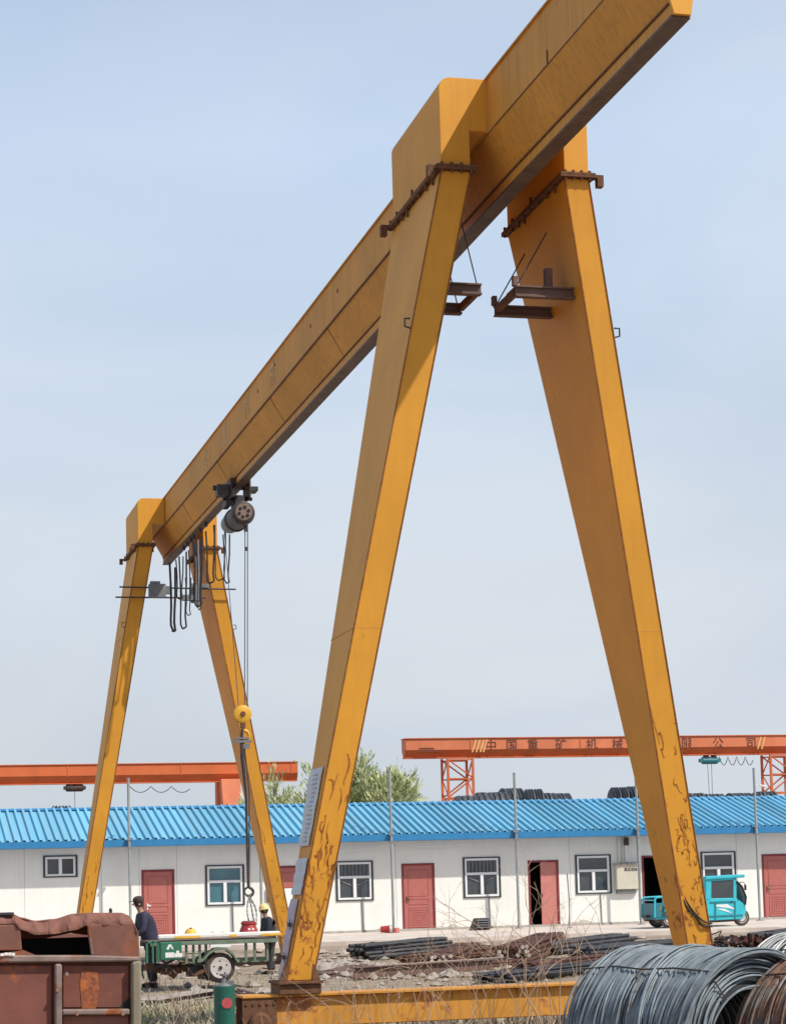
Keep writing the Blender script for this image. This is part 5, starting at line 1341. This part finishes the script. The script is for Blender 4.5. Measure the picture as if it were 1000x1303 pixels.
# rubble and gravel (uncountable)
def rubble():
    rnd=random.Random(11); q=MB()
    def rock(c,s):
        bmv=[Vector(p) for p in [(1,0,0),(-1,0,0),(0,1,0),(0,-1,0),(0,0,1),(0,0,-.6),(.7,.7,.2),(-.7,.7,.3),(.7,-.7,.2),(-.7,-.7,.25)]]
        bm=bmesh.new()
        for p in bmv: bm.verts.new(c+Vector((p.x*s*rnd.uniform(.6,1.3),p.y*s*rnd.uniform(.6,1.3),p.z*s*rnd.uniform(.4,.9))))
        bmesh.ops.convex_hull(bm,input=bm.verts); n=len(q.v); bm.verts.index_update()
        q.v += [v.co.copy() for v in bm.verts]; q.f += [tuple(n+v.index for v in f.verts) for f in bm.faces]; bm.free()
    for i in range(1000):
        x=rnd.uniform(-8,26); y=rnd.triangular(4,32.4,31)
        if abs(y)<1: continue
        rock(Vector((x,y,gh(x,y)+.01)),rnd.choice([.03,.05,.07,.10,.16]))
    for i in range(260):
        x0=yp(425,27).x; x=rnd.uniform(x0-1.2,x0+1.1); y=rnd.uniform(18,31); rock(Vector((x,y,gh(x,y)+.02)),rnd.uniform(.05,.20))
    return q
tag(rubble().build('rubble',M['stone']),'pale stones and rubble scattered over the yard','rubble',kind='stuff')

# ------------------------------------------------------------------ dry grass and weeds
def grass(name,label,mt,n,region,hr,seed,wd=.010):
    rnd=random.Random(seed); q=MB()
    for i in range(n):
        x,y=region(rnd); z=gh(x,y)-.01; h=rnd.uniform(*hr); a=rnd.uniform(0,6.28); bend=rnd.uniform(.1,.9)*h
        d=Vector((math.cos(a),math.sin(a),0)); s=Vector((-d.y,d.x,0))*wd*rnd.uniform(.6,1.4); p0=Vector((x,y,z)); p1=p0+d*bend*.3+Vector((0,0,h*.6)); p2=p0+d*bend+Vector((0,0,h*rnd.uniform(.75,1)))
        k=len(q.v); q.v += [p0-s,p0+s,p1+s*.8,p1-s*.8,p2]; q.f += [(k,k+1,k+2,k+3),(k+3,k+2,k+4)]
    tag(q.build(name,mt),label,'grass',kind='stuff')
def regL(r): y=r.triangular(-8,11,1); x=atY(r.uniform(165,300),1200,y).x; return x,y
def regM(r): y=r.triangular(-2.2,9,-.6); x=r.uniform(-3.4,3.9); return x,y
def regF(r): y=r.uniform(4,26); x=atY(r.uniform(180,900),1200,y).x; return x,y
grass('dry_grass','dry straw coloured grass beside the rusty bin and rail',M['straw'],5200,regL,(.05,.30),1)
grass('spring_grass','fresh green grass tufts beside the rusty bin',M['grassg'],3800,regL,(.05,.24),2)
grass('dry_grass','short dry grass along the yellow end beam',M['straw'],7000,regM,(.08,.34),3)
grass('dry_grass','sparse dead grass across the yard',M['straw'],3500,regF,(.04,.14),4,.012)
# individual twiggy weeds
wl=[(222,.95,-.5,'stalk beside the rusty bin post'),(205,.8,2,'pale stalk against the trailer front'),(252,.75,3,'bent stalk left of the green post'),(236,.9,1,'looping stalk between bin and green post'),
    (440,.95,-1.0,'stalk just right of the near left leg'),(470,1.05,-1.2,'thin stalk before the dark pipes'),(498,1.15,-.9,'forked stalk before the long brown beam'),(530,1.3,-1.3,'leaning stalk left of the bright ended bars'),
    (556,1.55,-1.1,'tall stalk before the black crate'),(585,1.6,-1.4,'branching stalk before the bar stack'),(612,1.75,-1.0,'tallest arching stalk under the barred window'),(636,1.6,-1.5,'arching stalk before the half open door'),
    (660,1.5,-1.2,'slender stalk left of the pale stem'),(705,1.9,-1.4,'thick pale upright stem left of the blue grey coil'),(690,1.6,-1.1,'tangled stalk beside the thick pale stem'),(735,1.6,-1.6,'stalk touching the blue grey coil'),
    (410,.7,-1.2,'short stalk before the leg foot'),(380,.62,-1.0,'short stalk before the end beam under the leg'),(345,.6,-1.3,'short stalk at the end beam wheels'),(720,1.3,-.9,'curled stalk by the coil edge')]
for i,(px_,h,Y,what) in enumerate(wl):
    rnd=random.Random(100+i); b=yp(px_,Y); o=thing('dry_weed','dry leafless '+what,'weed',b,'dry weed stalks standing in the foreground')
    q=MB(); lv=MB()
    def tw(p,d,ln,r,lev):
        pts=[p]; cur=p; dd=d.copy(); n=6
        for k in range(n):
            dd=(dd+Vector((rnd.uniform(-.22,.22),rnd.uniform(-.22,.22),rnd.uniform(-.22,.08)))).normalized(); cur=cur+dd*ln/n; pts.append(cur)
            if lev<3 and k>=(1 if lev else 2) and rnd.random()<(.52 if lev<2 else .25): tw(cur,(dd+Vector((rnd.uniform(-.9,.9),rnd.uniform(-.6,.6),rnd.uniform(-.2,.5)))).normalized(),ln*rnd.uniform(.3,.55),r*.6,lev+1)
        q.path(pts,[r*(1-.75*k/n) for k in range(n+1)],5)
    nst=3 if h>.9 else 2
    for s_ in range(nst):
        tw(b+Vector((rnd.uniform(-.05,.05),rnd.uniform(-.05,.05),-.02)),Vector((rnd.uniform(-.3,.3),rnd.uniform(-.2,.2),1)).normalized(),h*rnd.uniform(.75,1.05),.0105 if px_==705 else .007,0)
    q.build('stems',M['twig'],o)
print('objects',len(bpy.data.objects))
